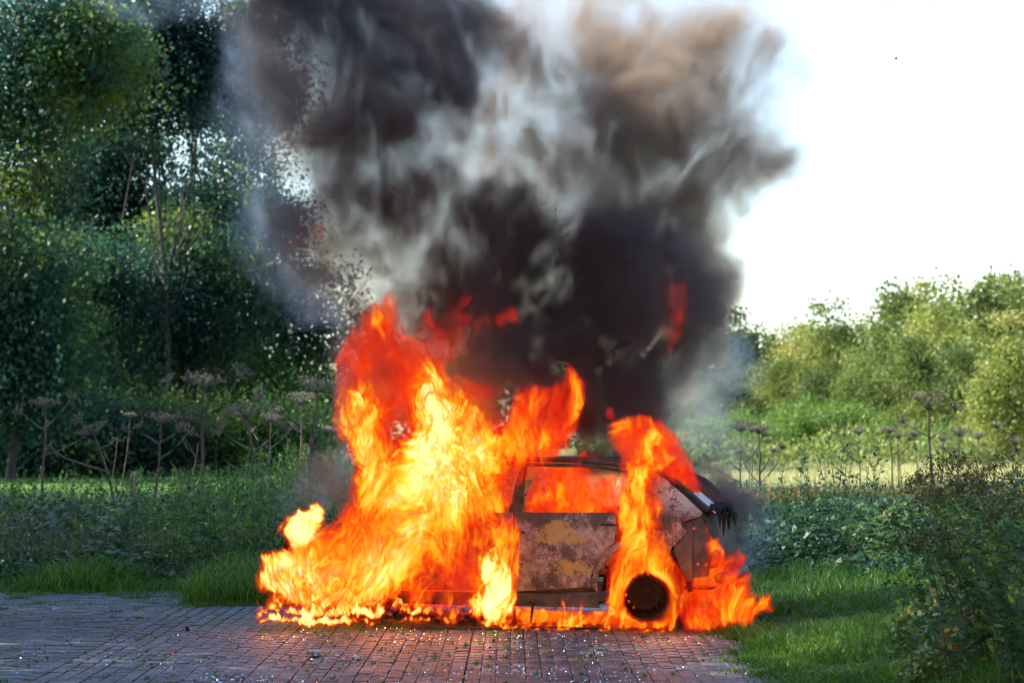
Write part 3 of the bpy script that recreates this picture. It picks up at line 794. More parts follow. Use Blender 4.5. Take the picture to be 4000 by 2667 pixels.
def fire_all(lo=(-3.15, 17.25, -0.02), hi=(3.15, 19.8, 4.2), res=(600, 52, 400)):
    xs, ys, zs = grid(lo, hi, res)
    X2, Z2 = np.meshgrid(xs, zs)
    # ragged outline: warp plane coordinates before measuring distance (licks point upwards)
    n1 = fbm(X2 * 2.4, X2 * 0 + 1.3, Z2 * 1.4, 6, 0, .68); n2 = fbm(X2 * 2.4 + 17, X2 * 0 + 5.3, Z2 * 1.4, 6, 3, .68)
    layers = []
    for (pts, yc, half, w, T, rag) in FLAMES:
        poly = ov_poly(pts, FY)
        zz = Z2 + n2 * rag * 0.9
        s = poly_sdf(X2 + n1 * rag * 0.55, np.where(zz < .05, np.minimum(Z2, zz), zz), poly)
        layers.append((s, yc, half, w, T))
    wx, wy, wr = WHEEL_HOLE
    hx, hz = ov_poly([(wx, wy)], FY)[0]; hr = wr * OV / FPX * FY
    hole = np.sqrt((X2 - hx) ** 2 + (Z2 - hz) ** 2) / hr + n2 * .10
    hole = np.clip((hole - 0.90) / 0.55, 0, 1)
    # broad hot and cool regions of the fire (x, y, rx, ry, change)
    TB = [(985, 900, 60, 60, .22), (1040, 960, 80, 60, .18), (820, 930, 50, 50, .15), (800, 1010, 40, 60, .05), (900, 960, 35, 90, -.30), (880, 1040, 40, 60, -.12), (850, 1090, 40, 60, .10),
          (960, 1110, 100, 70, .26), (1010, 1050, 90, 50, .2), (1130, 1040, 90, 40, .12), (930, 1180, 60, 50, .05), (860, 1170, 50, 30, -.12), (800, 1150, 40, 40, -.1),
          (760, 1230, 50, 30, -.08), (850, 1210, 60, 40, -.05), (740, 1320, 90, 40, .25), (660, 1330, 50, 50, .2), (900, 1290, 70, 50, .22), (980, 1240, 60, 50, .10), (1010, 1330, 60, 50, -.22),
          (960, 1350, 50, 30, -.1), (1050, 1360, 40, 50, -.15), (850, 1390, 120, 25, .25), (640, 1395, 60, 20, .3), (800, 1340, 40, 50, -.1), (1220, 1000, 60, 60, -.02), (1280, 930, 50, 70, -.16), (1320, 870, 40, 50, -.2),
          (1180, 1110, 40, 60, -.28), (1110, 1150, 40, 50, -.05), (1080, 1230, 40, 50, -.2), (1480, 1240, 40, 60, .12), (1470, 1150, 30, 60, .05), (1450, 1060, 30, 40, 0), (1600, 1400, 60, 30, .05), (1690, 1400, 40, 40, -.06),
          (1460, 1320, 60, 25, .15), (1560, 1380, 20, 60, -.05), (1240, 1090, 60, 30, -.2), (880, 720, 30, 40, .10), (1000, 790, 60, 50, .04), (930, 800, 40, 60, -.06), (1330, 1400, 120, 20, .1), (1140, 740, 50, 20, -.06)]
    pxm = (X2 / FY * FPX + CXP) / OV; pzm = ((CAMZ - Z2) / FY * FPX + HZN) / OV
    TM = np.zeros(X2.shape, np.float32)
    for (cx, cz, rx, rz, a) in TB:
        TM += a * np.exp(-(((pxm + n1 * 28 - cx) / rx) ** 2 + ((pzm + n2 * 28 - cz) / rz) ** 2) * .8)
    def fn(p):
        k = len(p)
        x = np.broadcast_to(xs[None, None, :], (k, res[1], res[0])).astype(np.float32)
        y = np.broadcast_to(ys[None, :, None], x.shape).astype(np.float32)
        z = np.broadcast_to(zs[p][:, None, None], x.shape).astype(np.float32)
        best = np.full(x.shape, -1, np.float32); ws = np.full(x.shape, 1e-6, np.float32); wt = np.zeros(x.shape, np.float32)
        wob = NZ[1](x * 1.3, y * 1.3, z * .9) * .18
        for (s, yc, half, w, t) in layers:
            s2 = s[p]
            if s2.max() < -0.15 * w: continue
            e = np.minimum(s2[:, None, :] / w, 1.0) - ((y - yc - wob * min(1, half * 2)) / half) ** 2 * .9
            q = np.exp(np.clip(e, -1, 1) * 5 + t * 4)
            q = q * np.clip((e + .35) * 4, 0, 1)
            ws += q; wt += q * t
            best = np.maximum(best, e)
        act = best > -0.4
        v = np.zeros(x.shape, np.float32)
        if not act.any(): return v
        xa, ya, za = x[act], y[act], z[act]
        e = best[act] - (np.clip((18.15 - y) / .08, 0, 1) * (1 - hole[p][:, None, :]) * 1.6)[act]; t = (wt / ws)[act] + np.broadcast_to(TM[p][:, None, :], x.shape)[act] * .9
        # swirl: low frequency warp, then streaks drawn out along the rise
        a1 = fbm(xa * 1.5, ya * 1.5, za * 1.1, 2, 1); a2 = fbm(xa * 1.5 + 11, ya * 1.5, za * 1.1 + 3, 2, 2)
        a3 = fbm(xa * 5, ya * 4, za * 3.5, 2, 4); a4 = fbm(xa * 5 + 5, ya * 4, za * 3.5, 2, 5)
        a5 = NZ[0](xa * 15, ya * 8, za * 11); a6 = NZ[3](xa * 15 + 5, ya * 8, za * 11)
        u = xa + a1 * .26 + a3 * .055 + a5 * .022; w_ = za + a2 * .34 + a4 * .09 + a6 * .034; q = ya + a2 * .12
        big = fbm(u * 2.4, q * 1.3, w_ * 1.5, 3, 3)
        st = fbm(u * 8, q * 2.6, w_ * 2.6, 4, 2, .72)
        r2 = NZ[4](u * 21 + 3, q * 4.2, w_ * 7); r3 = NZ[5](u * 42 + 8, q * 6, w_ * 13)
        rid = .95 * st + .34 * (1 - 3.4 * np.abs(r2)) + .42 * (1 - 3.2 * np.abs(r3)) + .05
        cool = np.clip((.62 - t) * 2.2, 0, 1)
        env = e + big * (.30 + .16 * cool) + rid * (.20 + .18 * cool) + .0 - .05 * cool
        tt = t + big * .20 + rid * (.28 + .07 * t) - .19
        env = env + (.30 * np.clip(1.3 - e, .25, 1)) * fbm(u * 12, q * 3.2, w_ * 4.6, 4, 1, .7)
        edge = np.clip(env / .34, 0, 1)
        val = np.clip(tt, .10, 1.35) * (0.25 + .75 * edge)
        val = np.where(env > 0, val, 0) * np.clip(env / .05, 0, 1)
        v[act] = val
        return v
    arr = fill(res, fn, 48)
    return arr, lo, hi
# ------------------------------------------------------------------ ground
SEAM, PAVE_R, FAR_R, FAR_L, NEAR = -3.15, 1.76, 20.45, 22.1, 12.6
def on_paving(x, y):
    return ((x > SEAM) & (x < PAVE_R) & (y < FAR_R)) | ((x <= SEAM) & (y < FAR_L))

def ground():
    xs = np.concatenate([np.linspace(-260, -20, 30), np.linspace(-19, 19, 120), np.linspace(20, 260, 30)])
    ys = np.concatenate([np.linspace(2, 12, 8), np.linspace(12.4, 40, 110), np.linspace(41, 130, 60), np.linspace(135, 900, 30)])
    X, Y = np.meshgrid(xs, ys)
    Z = np.zeros_like(X)
    n = fbm(X.astype(np.float32) * .35, Y.astype(np.float32) * .35, X.astype(np.float32) * 0, 3)
    out = ~on_paving(X, Y)
    edge = np.where(out, np.clip(np.maximum.reduce([X - PAVE_R, np.where(X > SEAM, Y - FAR_R, Y - FAR_L), np.zeros_like(X)]) / 1.2, 0, 1), 0)
    Z = -0.03 + edge * (.07 + n * .07)
    v = np.stack([X, Y, Z], -1).reshape(-1, 3)
    ny, nx = X.shape
    i = np.arange(ny * nx).reshape(ny, nx)
    f = np.stack([i[:-1, :-1], i[:-1, 1:], i[1:, 1:], i[1:, :-1]], -1).reshape(-1, 4)
    o = mesh_obj('ground', v, f, M['ground'], smooth=True)
    tag(o, kind='structure')
    return o
ground()

# ------------------------------------------------------------------ brick paving
def brick_verts(l, w, bev=.004, h=.035, rng=None):
    a, b = l / 2, w / 2; c = bev
    top = [(-a + c, -b + c, 0), (a - c, -b + c, 0), (a - c, b - c, 0), (-a + c, b - c, 0)]
    mid = [(-a, -b, -c), (a, -b, -c), (a, b, -c), (-a, b, -c)]
    low = [(-a, -b, -h), (a, -b, -h), (a, b, -h), (-a, b, -h)]
    v = np.array(top + mid + low)
    if rng is not None:
        v[:8, :2] += rng.normal(size=(8, 2)) * .0012
    f = [(0, 1, 2, 3)] + [(4 + i, 4 + (i + 1) % 4, (i + 1) % 4, i) for i in range(4)] + [(8 + i, 8 + (i + 1) % 4, 4 + (i + 1) % 4, 4 + i) for i in range(4)]
    return v, np.array(f)

def paving():
    rng = rnd(5)
    root = empty('brick_paving', (0, 16, 0)); tag(root, kind='structure')
    bed_v = [(-9.5, NEAR - .2, -.014), (SEAM, NEAR - .2, -.014), (PAVE_R, NEAR - .2, -.014), (PAVE_R, FAR_R, -.014), (SEAM, FAR_R, -.014), (SEAM, FAR_L, -.014), (-9.5, FAR_L, -.014)]
    bed = mesh_obj('joint_sand', [(x, y - 16, z) for x, y, z in bed_v], [(0, 1, 4, 5, 6), (1, 2, 3, 4)], M['joint'], root)
    bricks = []
    # right field: courses run away from the lens
    k = 0
    x = SEAM + .05
    while x < PAVE_R - .03:
        y = NEAR + (0 if k % 2 else -.1) + rng.normal() * .006
        wob = rng.normal() * .002
        while y < FAR_R - .06:
            settle = .006 * math.sin(x * 1.9 + y * .7) + .004 * math.sin(y * 2.3 + x)
            edge_out = x > PAVE_R - .12 and rng.random() < .25
            if not edge_out:
                bricks.append((x + wob + rng.normal() * .0012, y + .1, settle * .6 + rng.normal() * .0012, math.pi / 2 + rng.normal() * .008, rng.normal() * .006, rng.normal() * .006))
            y += .2035
        x += .1035 if k > 5 else .110
        k += 1
    # left field: courses run across
    y = NEAR + .05; k = 0
    while y < FAR_L - .03:
        x = SEAM - .111 - (0 if k % 2 else .1015)
        if not k % 2: bricks.append((SEAM - .061, y, 0.0, 7.0, 0, 0))
        while x > -9.2 and x > -.26 * (y + 1.6):
            bricks.append((x, y + rng.normal() * .002, rng.normal() * .0015 + .004 * math.sin(x * 1.3 + y * 1.1), rng.normal() * .01, rng.normal() * .007, rng.normal() * .007))
            x -= .2035
        y += .1035; k += 1
    protos = []
    for i in range(7):
        v, f = brick_verts(.1995 if i < 6 else .0975, .0985, .003, .035, rng)
        protos.append((v, f))
    def score(b):        # in view and near first
        px = b[0] / b[1] * FPX; py = CAMZ / b[1] * FPX
        inv = abs(px) < 2000 and py < 2667 - HZN
        return (0 if inv else 1, b[1])
    bricks.sort(key=score)
    meshes = []
    for v, f in protos:
        me = bpy.data.meshes.new('brick'); me.from_pydata([tuple(p) for p in v], [], [tuple(map(int, q)) for q in f]); me.materials.append(M['brick']); meshes.append(me)
    for i, (x, y, z, rz, rx, ry) in enumerate(bricks[:300]):
        half = rz == 7.0; rz = 0 if half else rz
        o = bpy.data.objects.new('brick', meshes[6 if half else i % 6]); o.location = (x, y - 16, z); o.rotation_euler = (rx, ry, rz)
        link(o, root)
    parts = []
    for i, (x, y, z, rz, rx, ry) in enumerate(bricks[300:]):
        half = rz == 7.0; rz = 0 if half else rz
        v, f = protos[6 if half else i % 6]
        c, s = math.cos(rz), math.sin(rz)
        zz = v[:, 2] + z + v[:, 0] * ry + v[:, 1] * rx
        parts.append((np.stack([v[:, 0] * c - v[:, 1] * s + x, v[:, 0] * s + v[:, 1] * c + y - 16, zz], 1), f))
    v, f = merge(parts)
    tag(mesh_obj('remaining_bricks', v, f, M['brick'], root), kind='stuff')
paving()

# ------------------------------------------------------------------ moss and tufts in the joints, broken glass
def joints_growth():
    rng = rnd(8); b = []
    for k in range(560):                       # little tufts in the joints
        y = 13.5 + rng.random() ** 1.2 * 8.4
        if rng.random() < .55:
            j = rng.integers(0, 47); x = SEAM + .1035 * j
            if y > 20.3: continue
        else:
            x = SEAM - rng.random() * 3.2; y = 13.5 + .1035 * int((y - 13.5) / .1035)
        n = rng.integers(5, 26); sp = rng.uniform(.008, .045)
        along = x > SEAM
        dx = rng.normal(size=n) * (sp * .35 if along else sp * 1.6); dy = rng.normal(size=n) * (sp * 1.6 if along else sp * .35)
        b.append(np.stack([x + dx, y + dy, np.full(n, -.008)], 1))
    b = np.concatenate(b)
    v, f = blades(b, .028, rng, .004, .8)
    # creeping tufts at the edges of the paving
    e = []
    for k in range(90):
        s = rng.random()
        if s < .5: x, y = PAVE_R - abs(rng.normal()) * .10, rng.uniform(13.3, 18.5)
        elif s < .85: x, y = rng.uniform(-5.2, SEAM), FAR_L - abs(rng.normal()) * .5
        else: x, y = rng.uniform(-3.1, -1.6), FAR_R - abs(rng.normal()) * .15
        n = 40; e.append(np.stack([x + rng.normal(size=n) * .06, y + rng.normal(size=n) * .05, np.full(n, -.005)], 1))
    v2, f2 = blades(np.concatenate(e), .05, rng, .004, .9)
    v, f = merge([(v, f), (v2, f2)])
    tag(mesh_obj('joint_tufts', v, f, M['grass']), 'moss and small grass tufts growing in the paving joints', 'moss', kind='stuff')
    # soil crumbs and burnt bits
    n = 700
    y = 13.6 + rng.random(n) * 7; x = rng.uniform(-4.8, 1.7, n)
    p = np.stack([x, y, np.full(n, .004)], 1)
    v, f = leaf_quads(p, .022, rng, .4, .8)
    v[:, 2] = np.maximum(v[:, 2], .002)
    tag(mesh_obj('burnt_crumbs', v, f, M['char']), 'small black burnt crumbs scattered over the paving', 'debris', kind='stuff')
joints_growth()

def broken_glass():
    rng = rnd(9); n = 8000
    y = 13.3 + rng.random(n) ** 1.15 * 4.7
    cx = 0.0
    x = rng.normal(size=n) * 1.5 + cx - .25 + (18 - y) * -.12
    m = (x < PAVE_R - .05) & (x > -4.4); x = x[m]; y = y[m]
    clump = fbm((x * 1.6).astype(np.float32), (y * 1.3).astype(np.float32), (x * 0).astype(np.float32), 3, 2)
    m = clump > rng.uniform(-.6, .5, len(x)); x = x[m]; y = y[m]
    p = np.stack([x, y, np.full(len(x), .0055)], 1)
    v, f = leaf_quads(p, .012, rng, .15, .9)
    tag(mesh_obj('broken_glass', v, f, M['glass']), 'glittering crumbs of shattered car glass on the bricks', 'broken glass', kind='stuff')
broken_glass()

# ------------------------------------------------------------------ grass verges and rank growth
def field(n, x0, x1, y0, y1, rng, keep=None):
    """random ground points, denser near the lens as seen from the paving"""
    iy = rng.uniform(1 / y1, 1 / y0, n); y = 1 / iy
    w = rng.uniform(0, 1, n)
    x = x0(y) + (x1(y) - x0(y)) * w
    m = ~on_paving(x, y)
    if keep is not None: m &= keep(x, y)
    x, y = x[m], y[m]
    return x, y

def gz(x, y):
    e = np.clip(np.maximum.reduce([x - PAVE_R, np.where(x > SEAM, y - FAR_R, y - FAR_L), np.zeros_like(x)]) / 1.2, 0, 1)
    return -.03 + e * .06

L_ = lambda y: -.245 * y - .6
def verge():
    rng = rnd(11)
    parts = []
    # left strip beyond the paving
    x, y = field(16000, lambda y: L_(y), lambda y: 0 * y - .8, 20.4, 24.2, rng, lambda x, y: (y < FAR_L + 1.4) | (x > SEAM))
    h = .20 + .14 * fbm(x.astype(np.float32) * 1.1, y.astype(np.float32), (x * 0).astype(np.float32), 2)
    for i in range(4):
        s = slice(i, None, 4); parts.append(blades(np.stack([x[s], y[s], gz(x[s], y[s])], 1), np.clip(h[s] * 1.15, .06, .42), rng, .0065, .6))
    # right strip beside the paving, up to the brambles
    x, y = field(52000, lambda y: 0 * y + PAVE_R - .03, lambda y: .245 * y + .6, 12.6, 27, rng)
    d = x - PAVE_R
    hh = .07 + .12 * np.clip(d / 1.2, 0, 1) + .08 * fbm(x.astype(np.float32) * 1.3, y.astype(np.float32) * 1.3, (x * 0).astype(np.float32), 3, 3)
    parts.append(blades(np.stack([x, y, gz(x, y)], 1), np.clip(hh * 1.15, .04, .38), rng, .0058, .7))
    v, f = merge(parts)
    tag(mesh_obj('verge_grass', v, f, M['grass']), 'long green grass along the edges of the paving', 'grass', kind='stuff')
    # far meadow in the sun and the mown lawn
    x, y = field(70000, lambda y: .0 * y + 2, lambda y: .26 * y, 46, 190, rng)
    h = .30 + .22 * fbm(x.astype(np.float32) * .5, y.astype(np.float32) * .2, (x * 0).astype(np.float32), 3)
    v, f = blades(np.stack([x, y, gz(x, y)], 1), np.clip(h, .1, .7), rng, .02, .4)
    tag(mesh_obj('meadow_grass', v, f, M['meadow']), 'sunlit straw coloured meadow grass before the wood', 'grass', kind='stuff')
    x, y = field(30000, lambda y: -.245 * y, lambda y: 0 * y + 2, 42, 100, rng)
    v, f = blades(np.stack([x, y, gz(x, y)], 1), .10, rng, .016, .5)
    tag(mesh_obj('lawn_grass', v, f, M['grass']), 'short green grass of the clearing under the trees', 'grass', kind='stuff')
verge()

def mound(x, y, side):
    n = fbm(x.astype(np.float32) * .55, y.astype(np.float32) * .4, (x * 0 + side * 5).astype(np.float32), 2, 1)
    m = fbm(x.astype(np.float32) * 2.1, y.astype(np.float32) * 1.2, (x * 0 + side * 3).astype(np.float32), 3, 4)
    return n * .7 + m * .65

def undergrowth():
    rng = rnd(13)
    # ---- left: nettles, brambles and dead stalks between Y 23 and 44
    parts = []
    x, y = field(24000, lambda y: L_(y), lambda y: 0 * y + .6, 22.6, 44, rng, lambda x, y: (x > SEAM) | (y > FAR_L + .7))
    top = (.25 + .35 * np.clip((y - 23) / 6, 0, 1)) * (1 + .8 * mound(x, y, 0)) * np.where(x > -3.6, 1.25, 1)
    top = np.minimum(top, CAMZ - (205 + 60 * mound(x, y, 9)) * y / FPX)
    z = rng.random(len(x)) ** .55 * np.clip(top, .08, 1.3)
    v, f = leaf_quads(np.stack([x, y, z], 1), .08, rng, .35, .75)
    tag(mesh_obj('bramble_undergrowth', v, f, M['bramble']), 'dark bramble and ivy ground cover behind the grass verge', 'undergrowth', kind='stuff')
    x, y = field(2600, lambda y: L_(y), lambda y: 0 * y + .4, 23.4, 40, rng, lambda x, y: (mound(x, y, 2) > -.05) | (x > -4.2))
    pts = []; st = []
    tops = .55 + .65 * rng.random(len(x)) + np.where((x > -4.2) & (y > 26), .25, 0)
    tops = np.minimum(tops, CAMZ - np.where(x / y > -.125, 40, 150) * y / FPX + .1 * rng.random(len(x)))
    for xi, yi, h in zip(x, y, tops):
        lx, ly = rng.normal(size=2) * .12
        k = int(h * 26)
        t = np.linspace(.15, 1, k)
        r = .09 * (1.15 - t)
        a = rng.uniform(0, 6.28, k)
        pts.append(np.stack([xi + lx * t + np.cos(a) * r, yi + ly * t + np.sin(a) * r, t * h], 1))
        st.append((xi, yi, lx, ly, h))
    v, f = leaf_quads(np.concatenate(pts), .062, rng, .35, .5)
    sb = np.array([[s[0], s[1], 0] for s in st])
    v2, f2 = blades(sb, np.array([s[4] for s in st]), rng, .004, .12)
    v, f = merge([(v, f), (v2, f2)])
    tag(mesh_obj('nettle_undergrowth', v, f, M['nettle']), 'leafy green nettles standing among the brambles', 'nettles', kind='stuff')
    x, y = field(11000, lambda y: L_(y), lambda y: 0 * y + 1, 22.9, 36, rng, lambda x, y: mound(x, y, 4) > -.15)
    z0 = gz(x, y) + .35 * rng.random(len(x))
    v, f = blades(np.stack([x, y, z0], 1), .42, rng, .0042, 1.1)
    tag(mesh_obj('dead_stalks', v, f, M['dry']), 'tangled grey-brown dead stalks over the brambles', 'dry stalks', kind='stuff')
    # broad glossy leaves lying over the top, both sides
    pl = []
    for (n0, xa, xb, ya, yb, cap, sd) in ((5200, lambda y: L_(y), lambda y: 0 * y - .2, 23.4, 33, 250, 9), (6500, lambda y: 2.3 + 0 * y, lambda y: .25 * y + .6, 22.6, 34, 300, 9)):
        x, y = field(n0, xa, xb, ya, yb, rng, lambda x, y: mound(x, y, sd) > -.1)
        top = np.minimum((.30 + .45 * np.clip((y - 23) / 6, 0, 1)) * (1 + .7 * mound(x, y, 1)), CAMZ - cap * y / FPX)
        pl.append(leaf_quads(np.stack([x, y, np.clip(top, .15, 1.2) * rng.uniform(.75, 1.1, len(x))], 1), .115, rng, .8, .8))
    v, f = merge(pl)
    tag(mesh_obj('broad_leaves', v, f, M['bramble']), 'broad glossy leaves spread over the bramble banks', 'brambles', kind='stuff')
    # ---- right: bramble bank, russet dock and yellowing weeds
    x, y = field(62000, lambda y: 1.9 + (y - 20) * .02, lambda y: .25 * y + .6, 19.8, 47, rng,
                 lambda x, y: (y > 23.2 + .5 * np.sin(x * 2.1) - np.clip(x - 2.7, 0, 3) * 1.9))
    top = (.22 + .55 * np.clip((y - 22) / 5, 0, 1)) * (1 + .7 * mound(x, y, 1))
    top = np.minimum(top, CAMZ - (250 + 70 * mound(x, y, 9)) * y / FPX)
    z = rng.random(len(x)) ** .5 * np.clip(top, .1, 1.5)
    v, f = leaf_quads(np.stack([x, y, z], 1), .066, rng, .3, .8)
    tag(mesh_obj('bramble_bank', v, f, M['bramble']), 'broad bank of dark bramble leaves behind the right grass verge', 'brambles', kind='stuff')
    x, y = field(1500, lambda y: .09 * y, lambda y: .25 * y + .6, 31, 44, rng, lambda x, y: mound(x, y, 6) > -.2)
    h = np.minimum(.75 + .45 * rng.random(len(x)), CAMZ - 215 * y / FPX); pts = []
    for xi, yi, hi in zip(x, y, h):
        k = 26; t = rng.random(k) ** .5
        pts.append(np.stack([xi + rng.normal(size=k) * .10, yi + rng.normal(size=k) * .1, t * hi], 1))
    pts = np.concatenate(pts); sel = rng.random(len(pts)) < .5
    v, f = leaf_quads(pts[sel], .055, rng, .2, .6)
    tag(mesh_obj('russet_dock', v, f, M['russet']), 'russet seed heads and dying dock among green weeds', 'dock', kind='stuff')
    v, f = leaf_quads(pts[~sel], .06, rng, .2, .6)
    v2, f2 = blades(np.stack([x, y, x * 0], 1), h, rng, .005, .15)
    v, f = merge([(v, f), (v2, f2)])
    tag(mesh_obj('sunlit_weeds', v, f, M['nettle']), 'green weeds catching the sun behind the bramble bank', 'weeds', kind='stuff')
    # dark scrub creeping forward round the weeds at the edge
    x, y = field(12000, lambda y: 2.45 + (y - 14) * .10, lambda y: .25 * y + .5, 13.2, 21, rng)
    top = np.clip((x - (2.35 + (y - 14) * .10)) * .75, .04, .85) * (1 + .8 * mound(x, y, 5))
    v, f = leaf_quads(np.stack([x, y, rng.random(len(x)) ** .6 * np.clip(top, .04, .9)], 1), .06, rng, .3, .7)
    tag(mesh_obj('corner_scrub', v, f, M['bramble']), 'dark low scrub round the goldenrod weeds beside the grass', 'scrub', kind='stuff')
    # rough scrub where the meadow meets the wood
    x, y = field(15000, lambda y: .03 * y, lambda y: .26 * y, 92, 150, rng)
    top = 1.2 + 1.3 * fbm((x * .25).astype(np.float32), (y * .1).astype(np.float32), (x * 0).astype(np.float32), 3, 1)
    v, f = leaf_quads(np.stack([x, y, rng.random(len(x)) * np.clip(top, .3, 2.6)], 1), .26, rng, .1, .7)
    tag(mesh_obj('meadow_scrub', v, f, M['leaf_mid']), 'rough yellow-green scrub along the far side of the meadow', 'scrub', kind='stuff')
    # low herbs at the shaded near edge of the meadow
    x, y = field(2600, lambda y: .07 * y, lambda y: .26 * y, 42, 56, rng)
    pts = np.repeat(np.stack([x, y, x * 0], 1), 9, 0); pts[:, :2] += rng.normal(size=(len(pts), 2)) * .12; pts[:, 2] = rng.random(len(pts)) * .42
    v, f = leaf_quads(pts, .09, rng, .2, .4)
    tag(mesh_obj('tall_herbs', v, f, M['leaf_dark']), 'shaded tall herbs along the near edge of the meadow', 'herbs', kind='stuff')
undergrowth()
# ------------------------------------------------------------------ trees
def crown_points(rng, blobs, n, clump, per):
    """leaf points gathered in clumps through a union of ellipsoids (x,y,z,rx,ry,rz)"""
    vol = np.array([b[3] * b[4] * b[5] for b in blobs]) ** .8; vol /= vol.sum()
    nc = max(1, n // per)
    nb = max(len(blobs) * 3, nc // 14)                 # boughs, each with its own bunches
    which = rng.choice(len(blobs), nb, p=vol)
    B = np.array(blobs)[which]
    d = rng.normal(size=(nb, 3)); d /= np.linalg.norm(d, axis=1)[:, None]
    bo = B[:, :3] + d * (rng.random(nb) ** .36)[:, None] * B[:, 3:]
    w2 = rng.integers(0, nb, nc)
    c = bo[w2] + np.clip(rng.normal(size=(nc, 3)), -1.5, 1.5) * np.array([1.5, 1.5, .85]) * clump
    p = np.repeat(c, per, 0)
    sz = np.repeat(clump * rng.uniform(.5, 1.4, nc), per)
    off = np.clip(rng.normal(size=(len(p), 3)), -1.9, 1.9) * sz[:, None] * np.array([1, 1, .7])
    return p + off, c

def make_tree(name, loc, h, blobs, leaf, nleaf, mats, seed, clump=.38, per=26, trunk_r=.16, rz=0, stems=1, lean=0.0):
    rng = rnd(seed)
    root = empty(name, loc, rz)
    p, c = crown_points(rng, blobs, nleaf, clump, per)
    p[:, 2] = np.maximum(p[:, 2], .15)
    v, f = leaf_quads(p, leaf, rng, .1, .72)
    mesh_obj('crown', v, f, mats, root)
    t = Tubes()
    tops = c[rng.choice(len(c), min(len(c), 9), replace=False)]
    for s in range(stems):
        bx = rng.normal() * .25 * (stems > 1)
        pts = []
        for i in range(7):
            k = i / 6
            pts.append((bx * (1 + k * 3) + lean * k * h * .5 + .035 * h * math.sin(k * 4 + seed + s), .15 * math.cos(k * 3 + seed + s * 2), -.1 + k * h * .82))
        t.add(pts, trunk_r, trunk_r * .25, 7)
        for q in tops[s::stems]:
            k = min(.85, max(.2, q[2] / h * .6)); a = Vector(pts[min(6, int(k * 6))])
            d = Vector(q) - a; g = d.length
            m = a + d * .33 + Vector((rng.normal() * .08 * g, rng.normal() * .08 * g, -.06 * g)); m2 = a + d * .68 + Vector((rng.normal() * .07 * g, rng.normal() * .07 * g, .02 * g))
            t.add([a, m, m2, Vector(q)], trunk_r * .34, trunk_r * .07, 5)
    t.build('trunk', M['bark'], root)
    return root

def copy_thing(o, loc, rz, sc=1.0):
    c = o.copy(); scene.collection.objects.link(c)
    c.location = loc; c.rotation_euler = (0, 0, rz); c.scale = (sc, sc, sc)
    for ch in o.children:
        d = ch.copy(); scene.collection.objects.link(d); d.parent = c
    return c

def ovX(x, Y): return (x * OV - CXP) / FPX * Y
def ovZ(y, Y): return CAMZ - (y * OV - HZN) / FPX * Y

